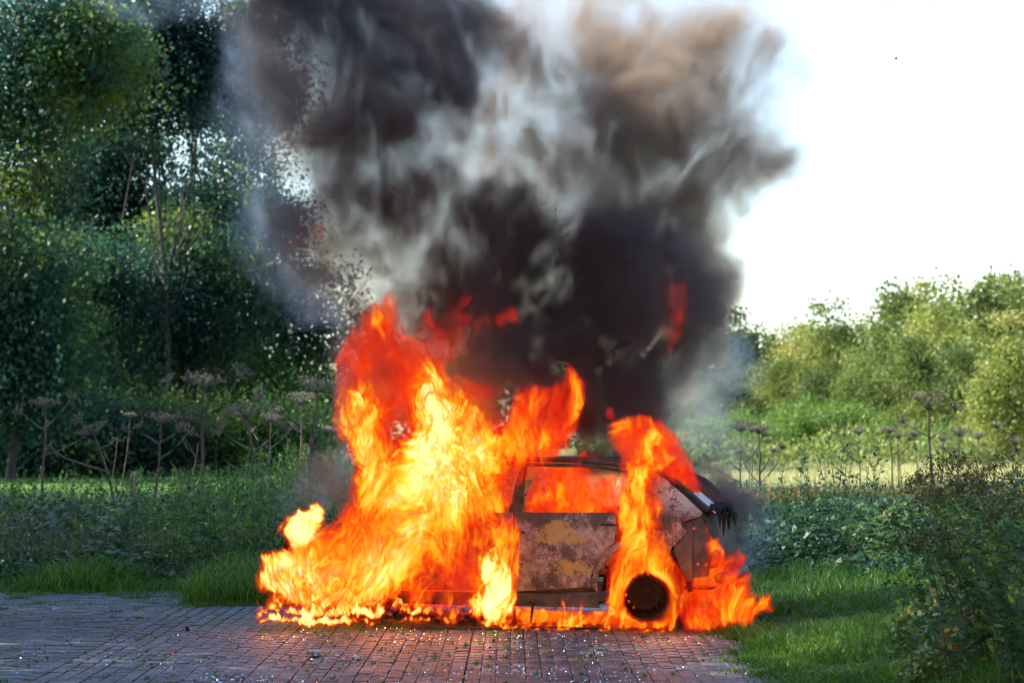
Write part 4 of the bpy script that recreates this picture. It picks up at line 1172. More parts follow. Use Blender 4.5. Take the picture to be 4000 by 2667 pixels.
def left_wood():
    def B(Y, X0, *bl):        # ellipsoids given where they stand in the wood
        out = []
        for (x, y, rx, rz) in bl:
            k = OV / FPX * Y
            out.append((ovX(x, Y) - X0, rng.normal() * .4, ovZ(y, Y), rx * k, min(rx * k, 3.8), rz * k))
        return out
    rng = rnd(77)
    T = [
        # X, Y, h, blobs(ov), leaf, n, label
        ('tree', 95, 50, 17, [(90, 60, 150, 130), (60, 240, 110, 110), (190, 150, 110, 110), (20, 420, 110, 110)], .13, 26000, 'M',
         'tall dark tree filling the top corner beside the smoke-free edge of the wood'),
        ('tree', 330, 56, 17, [(330, 60, 130, 90), (440, 130, 110, 90), (260, 200, 90, 80), (530, 200, 90, 80), (400, 250, 80, 50)], .13, 28000, 'M',
         'tall tree with sky glinting through its crown above the broad gap in the leaves'),
        ('tree', 500, 60, 15, [(560, 60, 50, 70), (570, 240, 60, 70), (530, 350, 60, 60), (600, 210, 40, 50), (500, 480, 90, 80)], .13, 15000, 'M',
         'slender tree at the end of the wood, its top wrapped in smoke'),
        ('tree', 250, 62, 12, [(220, 420, 110, 90), (120, 520, 110, 90), (330, 500, 100, 80), (260, 350, 90, 60)], .12, 24000, 'M',
         'broad tree in the middle of the wood with sunlit yellow-green leaves inside'),
        ('tree', 450, 58, 9, [(440, 600, 110, 80), (540, 640, 90, 80), (380, 680, 100, 80), (480, 760, 110, 60)], .12, 22000, 'M',
         'rounded tree below the sky gap, left of the dangling smoke'),
        ('tree', 660, 62, 6.5, [(630, 660, 70, 70), (690, 690, 70, 60), (740, 760, 60, 60), (590, 520, 60, 90), (600, 760, 70, 80), (740, 840, 50, 80)], .12, 17000, 'M',
         'lower tree sloping down behind the tall dead hogweed next to the flames'),
        ('tree', 40, 46, 8.5, [(30, 640, 110, 110), (90, 780, 90, 110), (-20, 800, 100, 120), (40, 900, 110, 80)], .11, 24000, 'D',
         'dense dark blue-green tree at the very edge, nearest of the wood'),
        ('tree', 180, 55, 8, [(190, 640, 90, 80), (160, 800, 90, 80), (250, 720, 90, 80), (220, 880, 110, 60)], .12, 20000, 'M',
         'tree with dark forked trunk showing through yellow-green leaves'),
        ('bush', 330, 58, 5, [(330, 830, 90, 60), (270, 940, 90, 60), (380, 950, 100, 60), (330, 1020, 110, 40)], .11, 17000, 'D',
         'dark bush in the deep shade at the back of the lawn'),
        ('bush', 560, 60, 4.6, [(560, 860, 90, 60), (500, 950, 90, 60), (620, 930, 80, 60), (570, 1010, 110, 40)], .11, 17000, 'N',
         'mid-green bush behind the two leaning hogweeds'),
        ('bush', 740, 66, 3.6, [(700, 900, 50, 40), (770, 900, 60, 50), (820, 930, 60, 60), (740, 960, 70, 25)], .11, 9000, 'B',
         'sunlit yellow-green bush glowing beside the edge of the flames'),
        ('bush', 110, 52, 4, [(60, 960, 80, 60), (130, 1000, 90, 50), (190, 980, 70, 50)], .11, 13000, 'D',
         'low dark bush under the nearest tree of the wood'),
        ('tree', 380, 64, 14, [(330, 330, 170, 110), (420, 440, 120, 110), (130, 330, 110, 110), (560, 420, 70, 110)], .12, 6500, 'L',
         'thin airy tree whose loose leaves let the sky glitter through'),
        ('tree', 600, 66, 15, [(575, 120, 40, 110), (580, 330, 40, 90), (580, 480, 45, 90), (560, 60, 40, 90), (575, 240, 40, 120), (620, 620, 50, 60)], .14, 6000, 'L',
         'wispy tree top showing through the smoke at the end of the wood'),
        ('tree', 250, 68, 9, [(265, 560, 60, 50), (370, 760, 90, 40), (120, 620, 60, 60), (240, 660, 50, 40), (60, 560, 40, 50)], .11, 9000, 'B',  # brighter leaf material puts the backlight into the colour
         'tree deep in the wood whose leaves glow yellow-green with sun behind them'),
        ('bush', 60, 50, 3.2, [(60, 1020, 90, 45), (-10, 1010, 80, 45), (130, 1040, 70, 30)], .10, 12000, 'D',
         'dark bush at the picture edge where the lawn ends'),
        ('bush', 190, 51, 3.0, [(190, 1010, 80, 50), (250, 1030, 80, 35)], .10, 10000, 'D',
         'dark bush before the forked trunk'),
        ('bush', 420, 52, 3.2, [(400, 1000, 90, 55), (470, 1020, 80, 40), (340, 1040, 60, 25)], .10, 12000, 'D',
         'dark bush behind the candelabra hogweed'),
        ('bush', 610, 52, 3.0, [(600, 1000, 70, 60), (660, 1020, 60, 45), (550, 1030, 60, 35)], .10, 11000, 'N',
         'green bush behind the strongly leaning hogweed'),
        ('bush', 880, 90, 6, [(880, 900, 90, 110), (960, 880, 90, 100), (1050, 900, 100, 90)], .14, 12000, 'N',
         'bush hidden behind the burning car and its flames'),
    ]
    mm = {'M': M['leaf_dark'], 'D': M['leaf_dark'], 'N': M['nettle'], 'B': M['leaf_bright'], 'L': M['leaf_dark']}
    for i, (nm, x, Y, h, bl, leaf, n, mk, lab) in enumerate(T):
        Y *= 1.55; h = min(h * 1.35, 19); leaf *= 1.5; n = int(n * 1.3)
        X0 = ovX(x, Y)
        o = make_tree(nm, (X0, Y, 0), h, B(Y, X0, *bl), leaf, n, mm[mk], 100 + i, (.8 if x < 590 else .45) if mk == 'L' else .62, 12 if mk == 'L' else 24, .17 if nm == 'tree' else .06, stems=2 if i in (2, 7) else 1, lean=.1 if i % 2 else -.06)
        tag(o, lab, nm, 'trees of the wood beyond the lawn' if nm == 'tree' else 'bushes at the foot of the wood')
left_wood()

def wood_interior():
    rng = rnd(31); n = 52000
    w = rng.random(n); y = 106 + rng.random(n) * 8
    x = -.26 * y + w * (.26 * y - .098 * y)
    top = 9.5 + 3.0 * fbm((x * .35).astype(np.float32), (y * .1).astype(np.float32), (x * 0).astype(np.float32), 3, 2) - np.clip((x + 19) * .6, 0, 10)
    z = rng.random(n) * np.clip(top, 1.2, 14)
    v, f = leaf_quads(np.stack([x, y, z], 1), .32, rng, .1, .75)
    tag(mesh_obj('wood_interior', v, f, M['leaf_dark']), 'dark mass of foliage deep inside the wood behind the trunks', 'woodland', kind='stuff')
wood_interior()

def far_wood():
    rng = rnd(32); n = 30000
    y = 222 + rng.random(n) * 16; x = rng.uniform(-75, 95, n)
    top = 10.5 + 2.5 * fbm((x * .12).astype(np.float32), (y * .05).astype(np.float32), (x * 0).astype(np.float32), 4, 2)
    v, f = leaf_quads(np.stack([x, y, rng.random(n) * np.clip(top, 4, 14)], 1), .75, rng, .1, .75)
    tag(mesh_obj('far_wood', v, f, M['leaf_mid']), 'far-off wood closing the view behind the fire and the meadow', 'woodland', kind='stuff')
far_wood()

def shade_trees():
    """wood past the left edge, plus trees added behind and right to dim paving"""
    rng = rnd(5)
    base = None
    spots = [(-10.5, 15, 12), (-10.8, 19.5, 11.8), (-11.8, 24, 12), (-13.0, 29, 13), (-13.6, 34, 8.5), (-15.5, 41, 6), (-16.5, 47, 7), (-21, 50, 9), (-16, 22, 12), (-16, 30, 15), (-14.5, 12, 14), (-11, 9, 12), (-8, -4, 13), (-2, -7, 14), (4, -6, 13), (9, -3, 14), (13, 4, 13), (14, 10, 12), (-12, 3, 14), (0, -13, 16), (8, -12, 16), (-7, -12, 16), (17, 17, 12), (-25, 72, 16), (-27, 80, 17), (-29, 90, 17)]
    for i, (x, y, h) in enumerate(spots):
        if i == 0:
            bl = [(0, 0, 8.5, 2.9, 2.9, 3.0), (1.2, .8, 6, 2.2, 2.2, 2.2), (-1.2, -.8, 5.5, 2.4, 2.4, 2.4), (0, 0, 3.4, 2.3, 2.3, 1.6), (.4, -1.2, 10, 1.6, 1.6, 1.8)]
            base = make_tree('shade_tree', (x, y, 0), 12, bl, .15, 15000, M['leaf_dark'], 300, .5, 20, .2)
            o = base
        else:
            o = copy_thing(base, (x, y, 0), rng.uniform(0, 6.28), h / 12)
        tag(o, 'unseen tree just outside the picture, placed to shade the paving', 'tree', 'shading trees beside the paving')
shade_trees()

def right_wood():
    rng = rnd(21)
    protos = []
    for k in range(4):
        bl = [(0, 0, 5.5, 1.9, 1.9, 2.6), (rng.normal() * .8, 0, 3.4, 2.2, 2.0, 2.0), (rng.normal(), .6, 7.4, 1.0, 1.0, 1.6), (1.2, -.5, 4.4, 1.4, 1.4, 1.6), (-1.2, -.4, 2.6, 1.6, 1.5, 1.5), (.6, -.5, 1.6, 1.9, 1.6, 1.3)]
        if k == 1: bl[2] = (0, 0, 8.2, .8, .8, 1.9)
        protos.append(make_tree('tree', (0, 0, 0), 9, bl, .22, 13000, M['leaf_mid'], 400 + k, .42, 14, .12))
    # (ov x of trunk, Y, ov y of its top, label)
    T = [(1600, 165, 775, 'far tree low on the skyline just right of the smoke'), (1665, 160, 765, 'hazy far tree next right of the smoke on the skyline'),
         (1735, 155, 768, 'third far tree of the low skyline, half in blue haze'), (1800, 150, 785, 'far tree at the lowest dip of the skyline'),
         (1850, 146, 765, 'tree where the skyline starts to climb'), (1915, 142, 745, 'round-topped tree on the first rise of the skyline'),
         (1975, 138, 752, 'tree in the notch behind the first rise of the skyline'), (2035, 132, 738, 'tree before the tall pointed birch on the skyline'),
         (2105, 126, 678, 'tall pointed birch-like tree rising above its neighbours'), (2165, 122, 690, 'slender topped tree next right of the pointed birch'),
         (2230, 116, 690, 'broad tree on the upper skyline with pale leaves'), (2290, 110, 680, 'tall tree near the end of the skyline'),
         (2340, 104, 660, 'highest tree of the skyline at the picture edge'),
         (1960, 112, 850, 'pale green tree low in the second row of the wood'), (2050, 106, 830, 'yellowish tree in the second row below the notch'),
         (2140, 100, 800, 'bushy tree in the second row below the pointed birch'), (2230, 94, 800, 'olive tree of the second row, right part of the wood'),
         (2330, 74, 765, 'nearest big dark green tree of the wood at the right'), (1870, 122, 850, 'small tree at the dark inner corner of the wood'),
         (1760, 128, 850, 'dark shaded tree behind the drifting blue smoke'), (1680, 128, 870, 'dark tree seen dimly through the blue smoke over the car tail'),
         (2290, 84, 860, 'lower tree with orange tinted leaves below the biggest crown'), (1600, 130, 880, 'tree behind the smoke directly above the car tail'),
         (1520, 160, 860, 'tree behind the black smoke over the car roof'), (1440, 165, 870, 'distant tree hidden behind the flames and black smoke')]
    for i, (x, Y, ty, lab) in enumerate(T):
        Y *= 1.45
        H = ovZ(ty - (12 if i < 9 else 0), Y); p = protos[i % 4]
        loc = (ovX(x, Y), Y, 0)
        if i < 4:
            o = p; o.location = loc; o.rotation_euler = (0, 0, rng.uniform(0, 6.28)); o.scale = (H / 9.2,) * 3
        else:
            o = copy_thing(p, loc, rng.uniform(0, 6.28), H / 9.2)
        o.scale = (H / 9.2 * 1.25, H / 9.2 * 1.2, H / 9.2 * 1.12)
        tag(o, lab, 'tree', 'trees of the sunlit wood beyond the meadow')
    # bright bushes along the foot of the wood
    bl = [(0, 0, 1.3, 1.8, 1.2, 1.2), (1.2, 0, 1.0, 1.4, 1.1, .9), (-1.3, 0, 1.0, 1.3, 1.1, .9), (0, -.3, .5, 2.0, 1.2, .6)]
    bp = make_tree('bush', (0, 0, 0), 2.4, bl, .13, 9000, M['leaf_bright'], 500, .3, 18, .05)
    S = [(1820, 90, 915, 'round bright green bush at the foot of the wood, nearest the smoke'), (1905, 86, 928, 'bright green bush second from the smoke'),
         (1985, 88, 922, 'bright green bush between the round one and the yellowing scrub'), (2070, 80, 960, 'low pale bush behind the big dead hogweed'),
         (1690, 95, 945, 'light green bush veiled by thin smoke right of the flames'), (2180, 76, 975, 'low yellow-green bush behind the row of hogweeds'),
         (2290, 66, 990, 'small leafy bush near the picture edge on the meadow'), (1610, 95, 950, 'light green bush just behind the tail flames'), (1760, 84, 975, 'small pale bush on the meadow under the drifting smoke')]
    for i, (x, Y, ty, lab) in enumerate(S):
        Y *= 1.7
        H = ovZ(ty, Y); loc = (ovX(x, Y), Y, 0)
        o = bp if i == 0 else copy_thing(bp, loc, rng.uniform(0, 6.28))
        o.location = loc; s = H / 2.3; o.scale = (s * 1.1, s * 1.1, s)
        tag(o, lab, 'bush', 'bushes along the foot of the sunlit wood')
right_wood()

# ------------------------------------------------------------------ dead giant hogweeds
def umbel(t, c, up, r, rng, rays=34, funnel=.35):
    """rays fan out from c and end in small seed clusters"""
    up = up.normalized(); a = up.orthogonal().normalized(); b = up.cross(a)
    seeds = []
    for i in range(rays):
        q = math.sqrt((i + .5) / rays); an = i * 2.39996
        tip = c + (a * math.cos(an) + b * math.sin(an)) * r * q + up * (r * (funnel * q + .10 + .42 * (1 - q * q)) * rng.uniform(.85, 1.12)) 
        tip += Vector(rng.normal(size=3) * r * .04)
        mid = c.lerp(tip, .5) + up * r * .04
        t.add([c, mid, tip], .0055, .0035, 3)
        if rng.random() < .12: continue
        d0 = (tip - c).normalized()
        for k in range(9):
            d = (d0 + Vector(rng.normal(size=3) * .75)).normalized() * r * rng.uniform(.10, .17)
            e = tip + d
            t.add([tip, e], .0022, .0018, 3)
            seeds.append(tuple(e))
    return seeds

def hogweed(base, top, r, Y, label, side=(), group='dead giant hogweeds', bend=0.0, seed=0, funnel=.35, thick=.022):
    """base/top: points on the stem; side: (height fraction, dx, dz, umbel radius)"""
    rng = rnd(900 + seed)
    X0 = ovX(base[0], Y)
    root = empty('dead_hogweed', (X0, Y, 0), 0)
    far = 'meadow' in group; ms = M['twig'] if far else M['hog_stem']; mr = M['twig'] if far else M['hog_pale']; thick *= 1.25  # dark twig colour puts the backlit silhouette into meadow-side plants
    top_l = Vector((ovX(top[0], Y) - X0, 0, ovZ(top[1], Y)))
    # carry the stem on down to the ground
    zb = ovZ(base[1], Y); slope = top_l.x / max(.3, top_l.z - zb)
    foot = Vector((-slope * zb, 0, -.03))
    t = Tubes(); n = 9; pts = []
    for i in range(n):
        k = i / (n - 1); p = foot.lerp(top_l, k)
        p.x += bend * math.sin(k * math.pi) + .012 * math.sin(k * 9 + seed); p.y += .02 * math.sin(k * 7 + seed)
        pts.append(p)
    rad = [thick * (1 - .6 * i / (n - 1)) * (1.25 if i in (3, 6) else 1) for i in range(n)]
    t.add(pts, 0, 0, 6, rad); t.build('stem', ms, root)
    tip = pts[-1]; up = (pts[-1] - pts[-2])
    t = Tubes(); sd = umbel(t, tip - up.normalized() * r * .45, up, r, rng, funnel=funnel)
    o = t.build('umbel', mr, root)
    v, f = leaf_quads(np.array(sd), .024, rng, .2, .8); mesh_obj('seeds', v, f, M['dry'], o)['kind'] = 'stuff'
    for (k, dx, dz, ur) in side:
        a = foot.lerp(top_l, k); a.x += bend * math.sin(k * math.pi)
        e = a + Vector((dx, rng.normal() * .1, dz))
        m1 = a + Vector((dx * .38, 0, dz * (.2 + .12 * rng.random()))) ; m2 = a + Vector((dx * .74, 0, dz * (.55 + .1 * rng.random())))
        t = Tubes(); t.add([a, m1, m2, e], .013, .008, 5); t.build('branch', mr, root)
        if ur > 0:
            t = Tubes(); sd = umbel(t, e, e - m2, ur, rng, 20, .5); u = t.build('umbel', mr, root)
            v, f = leaf_quads(np.array(sd), .02, rng, .2, .8); mesh_obj('seeds', v, f, M['dry'], u)['kind'] = 'stuff'
    tag(root, label, 'hogweed', group)
    return root

hogweed((98, 1140), (105, 925), .24, 33, 'dead hogweed with domed head nearest the picture edge, before the darkest tree', ((.80, -.33, .28, .12), (.82, .36, .42, .13), (.62, .75, .38, 0)), seed=1)
hogweed((272, 1215), (212, 985), .24, 30, 'short dead hogweed leaning over, long thin branch reaching out low', ((.66, -.75, .30, .10), (.84, .32, .25, .08), (.9, -.22, .28, .10)), seed=2, bend=.05)
hogweed((355, 1150), (374, 958), .25, 33, 'slim dead hogweed beside the wooden stakes, branch curving up to a small head', ((.78, -.3, .25, .10), (.66, .42, .40, .12), (.8, .3, .2, .08)), seed=3)
hogweed((462, 1178), (468, 872), .32, 31, 'tallest dead hogweed, candelabra of four heads on a straight brown stem', ((.78, -.48, .50, .12), (.78, .52, .55, .20), (.77, -.22, .02, .14), (.66, -.25, .12, 0), (.5, -.22, .36, 0)), seed=4, thick=.028)
hogweed((632, 1210), (562, 940), .33, 31, 'dead hogweed leaning strongly with a wide domed head, bare thin branch below', ((.70, -.42, .28, .16), (.70, .36, .34, .10), (.48, -.62, .42, 0)), seed=5, bend=-.03, thick=.026)
hogweed((704, 1180), (728, 882), .31, 31, 'stout dead hogweed closest to the flames, many-branched', ((.74, -.75, .42, .16), (.78, .3, .3, .16), (.62, .5, .22, .1), (.42, .5, -.05, 0)), seed=6, thick=.03)
hogweed((694, 1150), (690, 912), .30, 34, 'dead hogweed standing just behind the stout one by the flames', ((.75, -.35, .3, .14),), seed=7)
hogweed((284, 1100), (300, 952), .13, 42, 'small faint dead hogweed in front of the dark bush', (), seed=8, thick=.014)
hogweed((612, 1120), (625, 958), .22, 40, 'grey dead hogweed half hidden behind the strongly leaning one', ((.7, -.3, .3, .1), (.7, .4, .4, .1)), seed=9, thick=.016)
hogweed((745, 1130), (760, 985), .16, 40, 'thin dead hogweed against the sunlit bush at the flames', ((.6, -.4, .3, .1),), seed=10, thick=.014)
G2 = 'dead hogweeds on the meadow side'
hogweed((2143, 1130), (2130, 925), .30, 36, 'big dark dead hogweed with funnel-shaped head, forked stem', ((.74, -.4, .24, .12), (.72, .40, .48, .14), (.10, .34, 1.10, .14)), group=G2, seed=11, funnel=.75, thick=.026)
hogweed((1703, 1180), (1700, 978), .22, 34, 'thin dead hogweed just right of the smoke, long branches both sides', ((.6, -.36, .42, .10), (.65, .34, .45, .12), (.5, -.4, .25, 0)), group=G2, seed=12, thick=.016)
hogweed((1748, 1175), (1742, 985), .19, 33, 'dead hogweed with branches fanned like an open hand, near the smoke', ((.52, .34, .52, .08), (.52, -.30, .45, .08), (.6, .18, .34, .08)), group=G2, seed=13, thick=.017)
hogweed((1728, 1110), (1728, 985), .17, 46, 'small dead hogweed between the two thin ones near the smoke', (), group=G2, seed=14, thick=.013)
hogweed((2050, 1125), (2045, 985), .20, 44, 'straight dead hogweed left of the big forked one', ((.7, .35, .3, .1),), group=G2, seed=15, thick=.018)
hogweed((2064, 1120), (2062, 1000), .15, 46, 'slim dead hogweed almost touching the straight one', ((.6, .35, .35, .08),), group=G2, seed=16, thick=.013)
hogweed((2110, 1100), (2100, 995), .18, 50, 'small dead hogweed behind the funnel-headed one', ((.6, -.3, .2, .08),), group=G2, seed=17, thick=.013)
hogweed((2200, 1110), (2203, 992), .22, 42, 'dead hogweed with thick dark stem right of the funnel-headed one', ((.7, -.3, .2, .1),), group=G2, seed=18, thick=.019)
hogweed((2246, 1075), (2246, 1000), .26, 56, 'pale broad-headed dead hogweed farther out on the meadow', (), group=G2, seed=19, thick=.014)
hogweed((2284, 1105), (2292, 975), .17, 44, 'lone tall thin dead hogweed near the picture edge', ((.75, .25, .2, .08),), group=G2, seed=20, thick=.017)
hogweed((2165, 1075), (2166, 1005), .26, 58, 'pale dead hogweed with flat head between dark stems', (), group=G2, seed=21, thick=.012)
hogweed((1975, 1100), (1972, 990), .18, 46, 'dead hogweed behind the leafy saplings', ((.6, -.3, .25, .1),), group=G2, seed=22, thick=.014)
hogweed((2325, 1075), (2330, 1010), .26, 58, 'pale dead hogweed cut by the picture edge', (), group=G2, seed=23, thick=.012)

def bare_stalk(x, yb, yt, Y, dx, label, seed, r=.012):
    rng = rnd(1500 + seed); X0 = ovX(x, Y); root = empty('dead_stalk', (X0, Y, 0)); h = ovZ(yt, Y)
    t = Tubes(); pts = [(dx * k / 6 + .015 * math.sin(k + seed), 0, -.03 + h * k / 6) for k in range(7)]
    t.add(pts, r, r * .45, 5); t.build('stem', M['hog_stem'], root)
    for j in range(rng.integers(1, 4)):
        k = rng.integers(3, 6); a = Vector(pts[k]); s = 1 if rng.random() < .5 else -1; L = rng.uniform(.2, .5)
        t = Tubes(); t.add([a, a + Vector((s * L * .4, 0, L * .35)), a + Vector((s * L * .7, .05, L * .95))], r * .5, r * .3, 4); t.build('branch', M['hog_stem'], root)
    tag(root, label, 'stalk', 'bare dead stalks on the meadow side')
for i, (x, yt, Y, dx, lab) in enumerate([
    (1715, 1000, 40, .1, 'bare dead stalk beside the small hogweed near the smoke'), (1760, 1010, 38, -.15, 'bare stalk leaning back toward the smoke'), (1790, 1040, 44, .1, 'short bare stalk left of the slender sapling'),
    (1850, 1030, 42, .05, 'bare stalk behind the slender sapling'), (1902, 1040, 46, -.1, 'bare stalk hidden among the tallest sapling shoots'), (2000, 1020, 48, .12, 'bare stalk between the saplings and the straight hogweed'),
    (2078, 1010, 40, -.12, 'bare stalk leaning left beside the slim hogweed'), (2092, 1030, 42, .2, 'bare crossing stalk left of the forked hogweed'), (2120, 1040, 50, .1, 'short bare stalk close behind the forked hogweed'),
    (2178, 1020, 48, .25, 'bare stalk leaning right of the forked hogweed'), (2225, 1030, 50, -.1, 'bare stalk between the two outer hogweeds'), (2262, 1020, 46, .05, 'bare stalk left of the lone thin hogweed'),
    (2312, 1020, 48, .2, 'bare stalk right of the lone thin hogweed'), (2340, 1010, 44, -.15, 'last bare stalk at the picture edge'), (1945, 1050, 52, .15, 'thin bare stalk on the sunlit meadow behind the saplings'),
    (250, 1000, 40, .15, 'bare stalk on the lawn edge between two small hogweeds'), (415, 1010, 36, .3, 'broken pale stalk leaning beside the candelabra hogweed'), (655, 1000, 38, .05, 'bare stalk in front of the green bush by the flames')]):
    bare_stalk(x, 1150, yt, Y, dx, lab, i)

# ------------------------------------------------------------------ leafy saplings
def sapling(x, yb, Y, stems, label, seed, leaf=.055, group='young leafy saplings'):
    """stems: (top ov x, top ov y)"""
    rng = rnd(1200 + seed)
    X0 = ovX(x, Y); root = empty('sapling', (X0, Y, 0))
    pts_all = []; dirs = []
    for (tx, ty) in stems:
        e = Vector((ovX(tx, Y) - X0, rng.normal() * .15, ovZ(ty, Y)))
        f0 = Vector((rng.normal() * .05, rng.normal() * .05, -.03))
        t = Tubes(); P_ = []
        for i in range(8):
            k = i / 7; p = f0.lerp(e, k); p.x += e.x * .18 * (math.sin(k * math.pi) * -1); p.y += .05 * math.sin(5 * k)
            P_.append(p)
        t.add(P_, .009, .002, 5); t.build('stem', M['twig'], root)
        L = (e - f0).length
        for k in np.linspace(.12, 1, int(L * 34)):
            i = min(6, int(k * 7)); p = P_[i].lerp(P_[i + 1], k * 7 - i)
            pts_all.append((p.x + rng.normal() * .035, p.y + rng.normal() * .035, p.z + rng.normal() * .01))
            if rng.random() < .22 and k < .93:
                tl = rng.uniform(.1, .3) * (1.2 - k); an = rng.uniform(0, 6.28)
                for q in np.linspace(.2, 1, int(tl * 36) + 2):
                    pts_all.append((p.x + math.cos(an) * tl * q, p.y + math.sin(an) * tl * q * .7, p.z + tl * q * .8))
    v, f = leaf_quads(np.array(pts_all), leaf, rng, .15, .48)
    mesh_obj('foliage', v, f, M['bramble'], root)
    tag(root, label, 'sapling', group)
sapling(1925, 1275, 27.5, [(1870, 1010), (1900, 985), (1935, 955), (1948, 1020), (1965, 1000), (1980, 1060)], 'tallest leafy sapling clump, rising in front of the bright bushes', 1)
sapling(1985, 1290, 26.5, [(2005, 1010), (2030, 980), (2018, 1060), (1995, 1100)], 'leafy sapling with pointed shoots right of the tallest clump', 2)
sapling(1880, 1270, 26, [(1815, 985), (1840, 1050), (1835, 1120), (1780, 1130)], 'slender sapling leaning toward the smoke', 3)
sapling(1830, 1280, 25, [(1790, 1080), (1765, 1150), (1850, 1160)], 'lower sapling in the brambles nearest the car', 4)
sapling(2195, 1180, 38, [(2180, 1085), (2200, 1070), (2212, 1090)], 'short bushy sapling at the foot of the thick dark hogweed', 5, .07)

# ------------------------------------------------------------------ weeds close to the lens at the right
def goldenrod():
    rng = rnd(44)
    spots = [(2.95, 12.9, 1.15), (3.15, 13.3, 1.25), (2.75, 13.4, .95), (3.3, 14.2, 1.35), (3.05, 14.6, 1.2), (2.85, 12.3, .8), (3.45, 15.2, 1.4), (3.2, 15.6, 1.15),
             (3.6, 16.2, 1.3), (2.65, 12.8, .7), (3.4, 17.0, 1.2), (3.75, 17.6, 1.35), (3.35, 13.9, 1.3), (3.0, 13.7, 1.05), (3.9, 18.6, 1.2), (3.55, 18.2, .95), (2.9, 15.1, .85)]
    labs = ['goldenrod weed with drooping brown head, front of the clump', 'tall goldenrod weed behind the front one', 'shorter goldenrod weed on the grass side of the clump', 'tallest dark goldenrod weed by the picture edge',
            'goldenrod weed in the middle of the clump', 'low leafy weed at the bottom corner', 'goldenrod weed with yellowish tip high at the edge', 'bushy goldenrod weed behind the middle of the clump',
            'goldenrod weed at the back of the clump', 'smallest weed leaning over the corner grass', 'goldenrod weed standing before the brambles', 'goldenrod weed farthest out at the edge',
            'dark thick weed at the edge, cut by the picture', 'leafy weed between the low ones and the tall edge weeds', 'goldenrod weed half lost in the bramble bank', 'short goldenrod weed beside the bramble bank', 'small goldenrod weed arching over the grass path']
    for i, ((x, y, h), lab) in enumerate(zip(spots, labs)):
        x += .22; root = empty('goldenrod', (x, y, 0)); 
        lean = Vector((-.22 - rng.random() * .2, rng.normal() * .1, 0)) * h
        h *= 1.06
        for s in range(7):
            sp = Vector((rng.normal() * .16, rng.normal() * .12, 0)); ln = lean + Vector((rng.normal() * .14, rng.normal() * .1, 0))
            P_ = [sp + ln * (k / 6) ** 2 + Vector((0, 0, h * (k / 6) * rng.uniform(.97, 1.0) - .02)) for k in range(7)]
            t = Tubes(); t.add(P_, .006, .002, 5); t.build('stem', M['twig'], root)
            pts = []; dr = []
            for k in np.linspace(.08, .92, int(h * 52)):
                i2 = min(5, int(k * 6)); p = P_[i2].lerp(P_[i2 + 1], k * 6 - i2); a = rng.uniform(0, 6.28)
                d = Vector((math.cos(a), math.sin(a), .25))
                p = p + d * .035
                pts.append(tuple(p)); dr.append(tuple(d * 1.6))
            v, f = leaf_quads(np.array(pts), .085, rng, .2, .30, np.array(dr))
            mesh_obj('foliage', v, f, M['nettle' if i % 3 else 'bramble'], root)
            if i not in (5, 9, 13):
                e = P_[-1]; n = 70; tt = rng.random(n)
                q = np.array([[e.x - tt[j] * .10 + rng.normal() * .022, e.y + rng.normal() * .022, e.z + .05 - tt[j] * .12 + rng.normal() * .02] for j in range(n)])
                v, f = leaf_quads(q, .018, rng, .1, .7); mesh_obj('flower_head', v, f, M['goldenrod'], root)['kind'] = 'stuff'
        tag(root, lab, 'weed', 'goldenrod weeds at the right edge')
goldenrod()

# ------------------------------------------------------------------ stakes, log, scrap
def stake(x, yt, Y, lab, r=.03, lean=.02):
    X0 = ovX(x, Y); t = Tubes(); h = ovZ(yt, Y)
    t.add([(0, 0, -.05), (lean * .5, 0, h * .5), (lean, 0, h)], r, r * .92, 8)
    t.add([(lean, 0, h), (lean, 0, h + .004)], r * .92, .002, 8)
    o = t.build('wooden_stake', M['wood']); o.location = (X0, Y, 0)
    tag(o, lab, 'stake', 'wooden stakes in the undergrowth')
stake(301, 1085, 34, 'wooden stake, front one of the pair before the lawn')
stake(308, 1083, 35.5, 'wooden stake, rear one of the pair before the lawn', .025)
stake(578, 1155, 29, 'short grey wooden stake left of the big dead hogweed foot', .018)
def log():
    t = Tubes(); rng = rnd(3)
    a = Vector((2.48, 15.6, .06)); b = Vector((3.35, 16.5, .17)); pts = [a.lerp(b, k / 8) + Vector(rng.normal(size=3) * .012) for k in range(9)]
    t.add(pts, .018, .042, 8)
    o = t.build('fallen_branch', M['wood'])
    tag(o, 'barkless brown fallen branch lying in the grass', 'branch')
log()
def bit(name, x, y, size, mat, lab, cat, seed, h=.02):
    rng = rnd(seed); bm = bmesh.new()
    n = 9; vs = []
    for k in range(n):
        a = k * 6.283 / n; r = rng.uniform(.6, 1.1)
        vs.append(bm.verts.new((math.cos(a) * size[0] * r, math.sin(a) * size[1] * r, 0)))
    f = bm.faces.new(vs)
    e = bmesh.ops.extrude_face_region(bm, geom=[f])
    up = [g for g in e['geom'] if isinstance(g, bmesh.types.BMVert)]
    for v in up: v.co.z += h * rng.uniform(.4, 1.2); v.co.x *= .86; v.co.y *= .86
    bmesh.ops.subdivide_edges(bm, edges=bm.edges[:], cuts=1, use_grid_fill=True)
    for v in bm.verts: v.co += Vector(rng.normal(size=3) * h * .08)
    bmesh.ops.recalc_face_normals(bm, faces=bm.faces)
    me = bpy.data.meshes.new(name); bm.to_mesh(me); bm.free(); me.materials.append(mat)
    o = bpy.data.objects.new(name, me); o.location = (x, y, .004); o.rotation_euler = (0, 0, rng.uniform(-.3, .3)); link(o)
    tag(o, lab, cat)
bit('scrap_piece', -1.47, 16.0, (.055, .05), M['scrap'], 'crumpled grey scrap of car trim lying on the bricks', 'scrap', 1, .022)
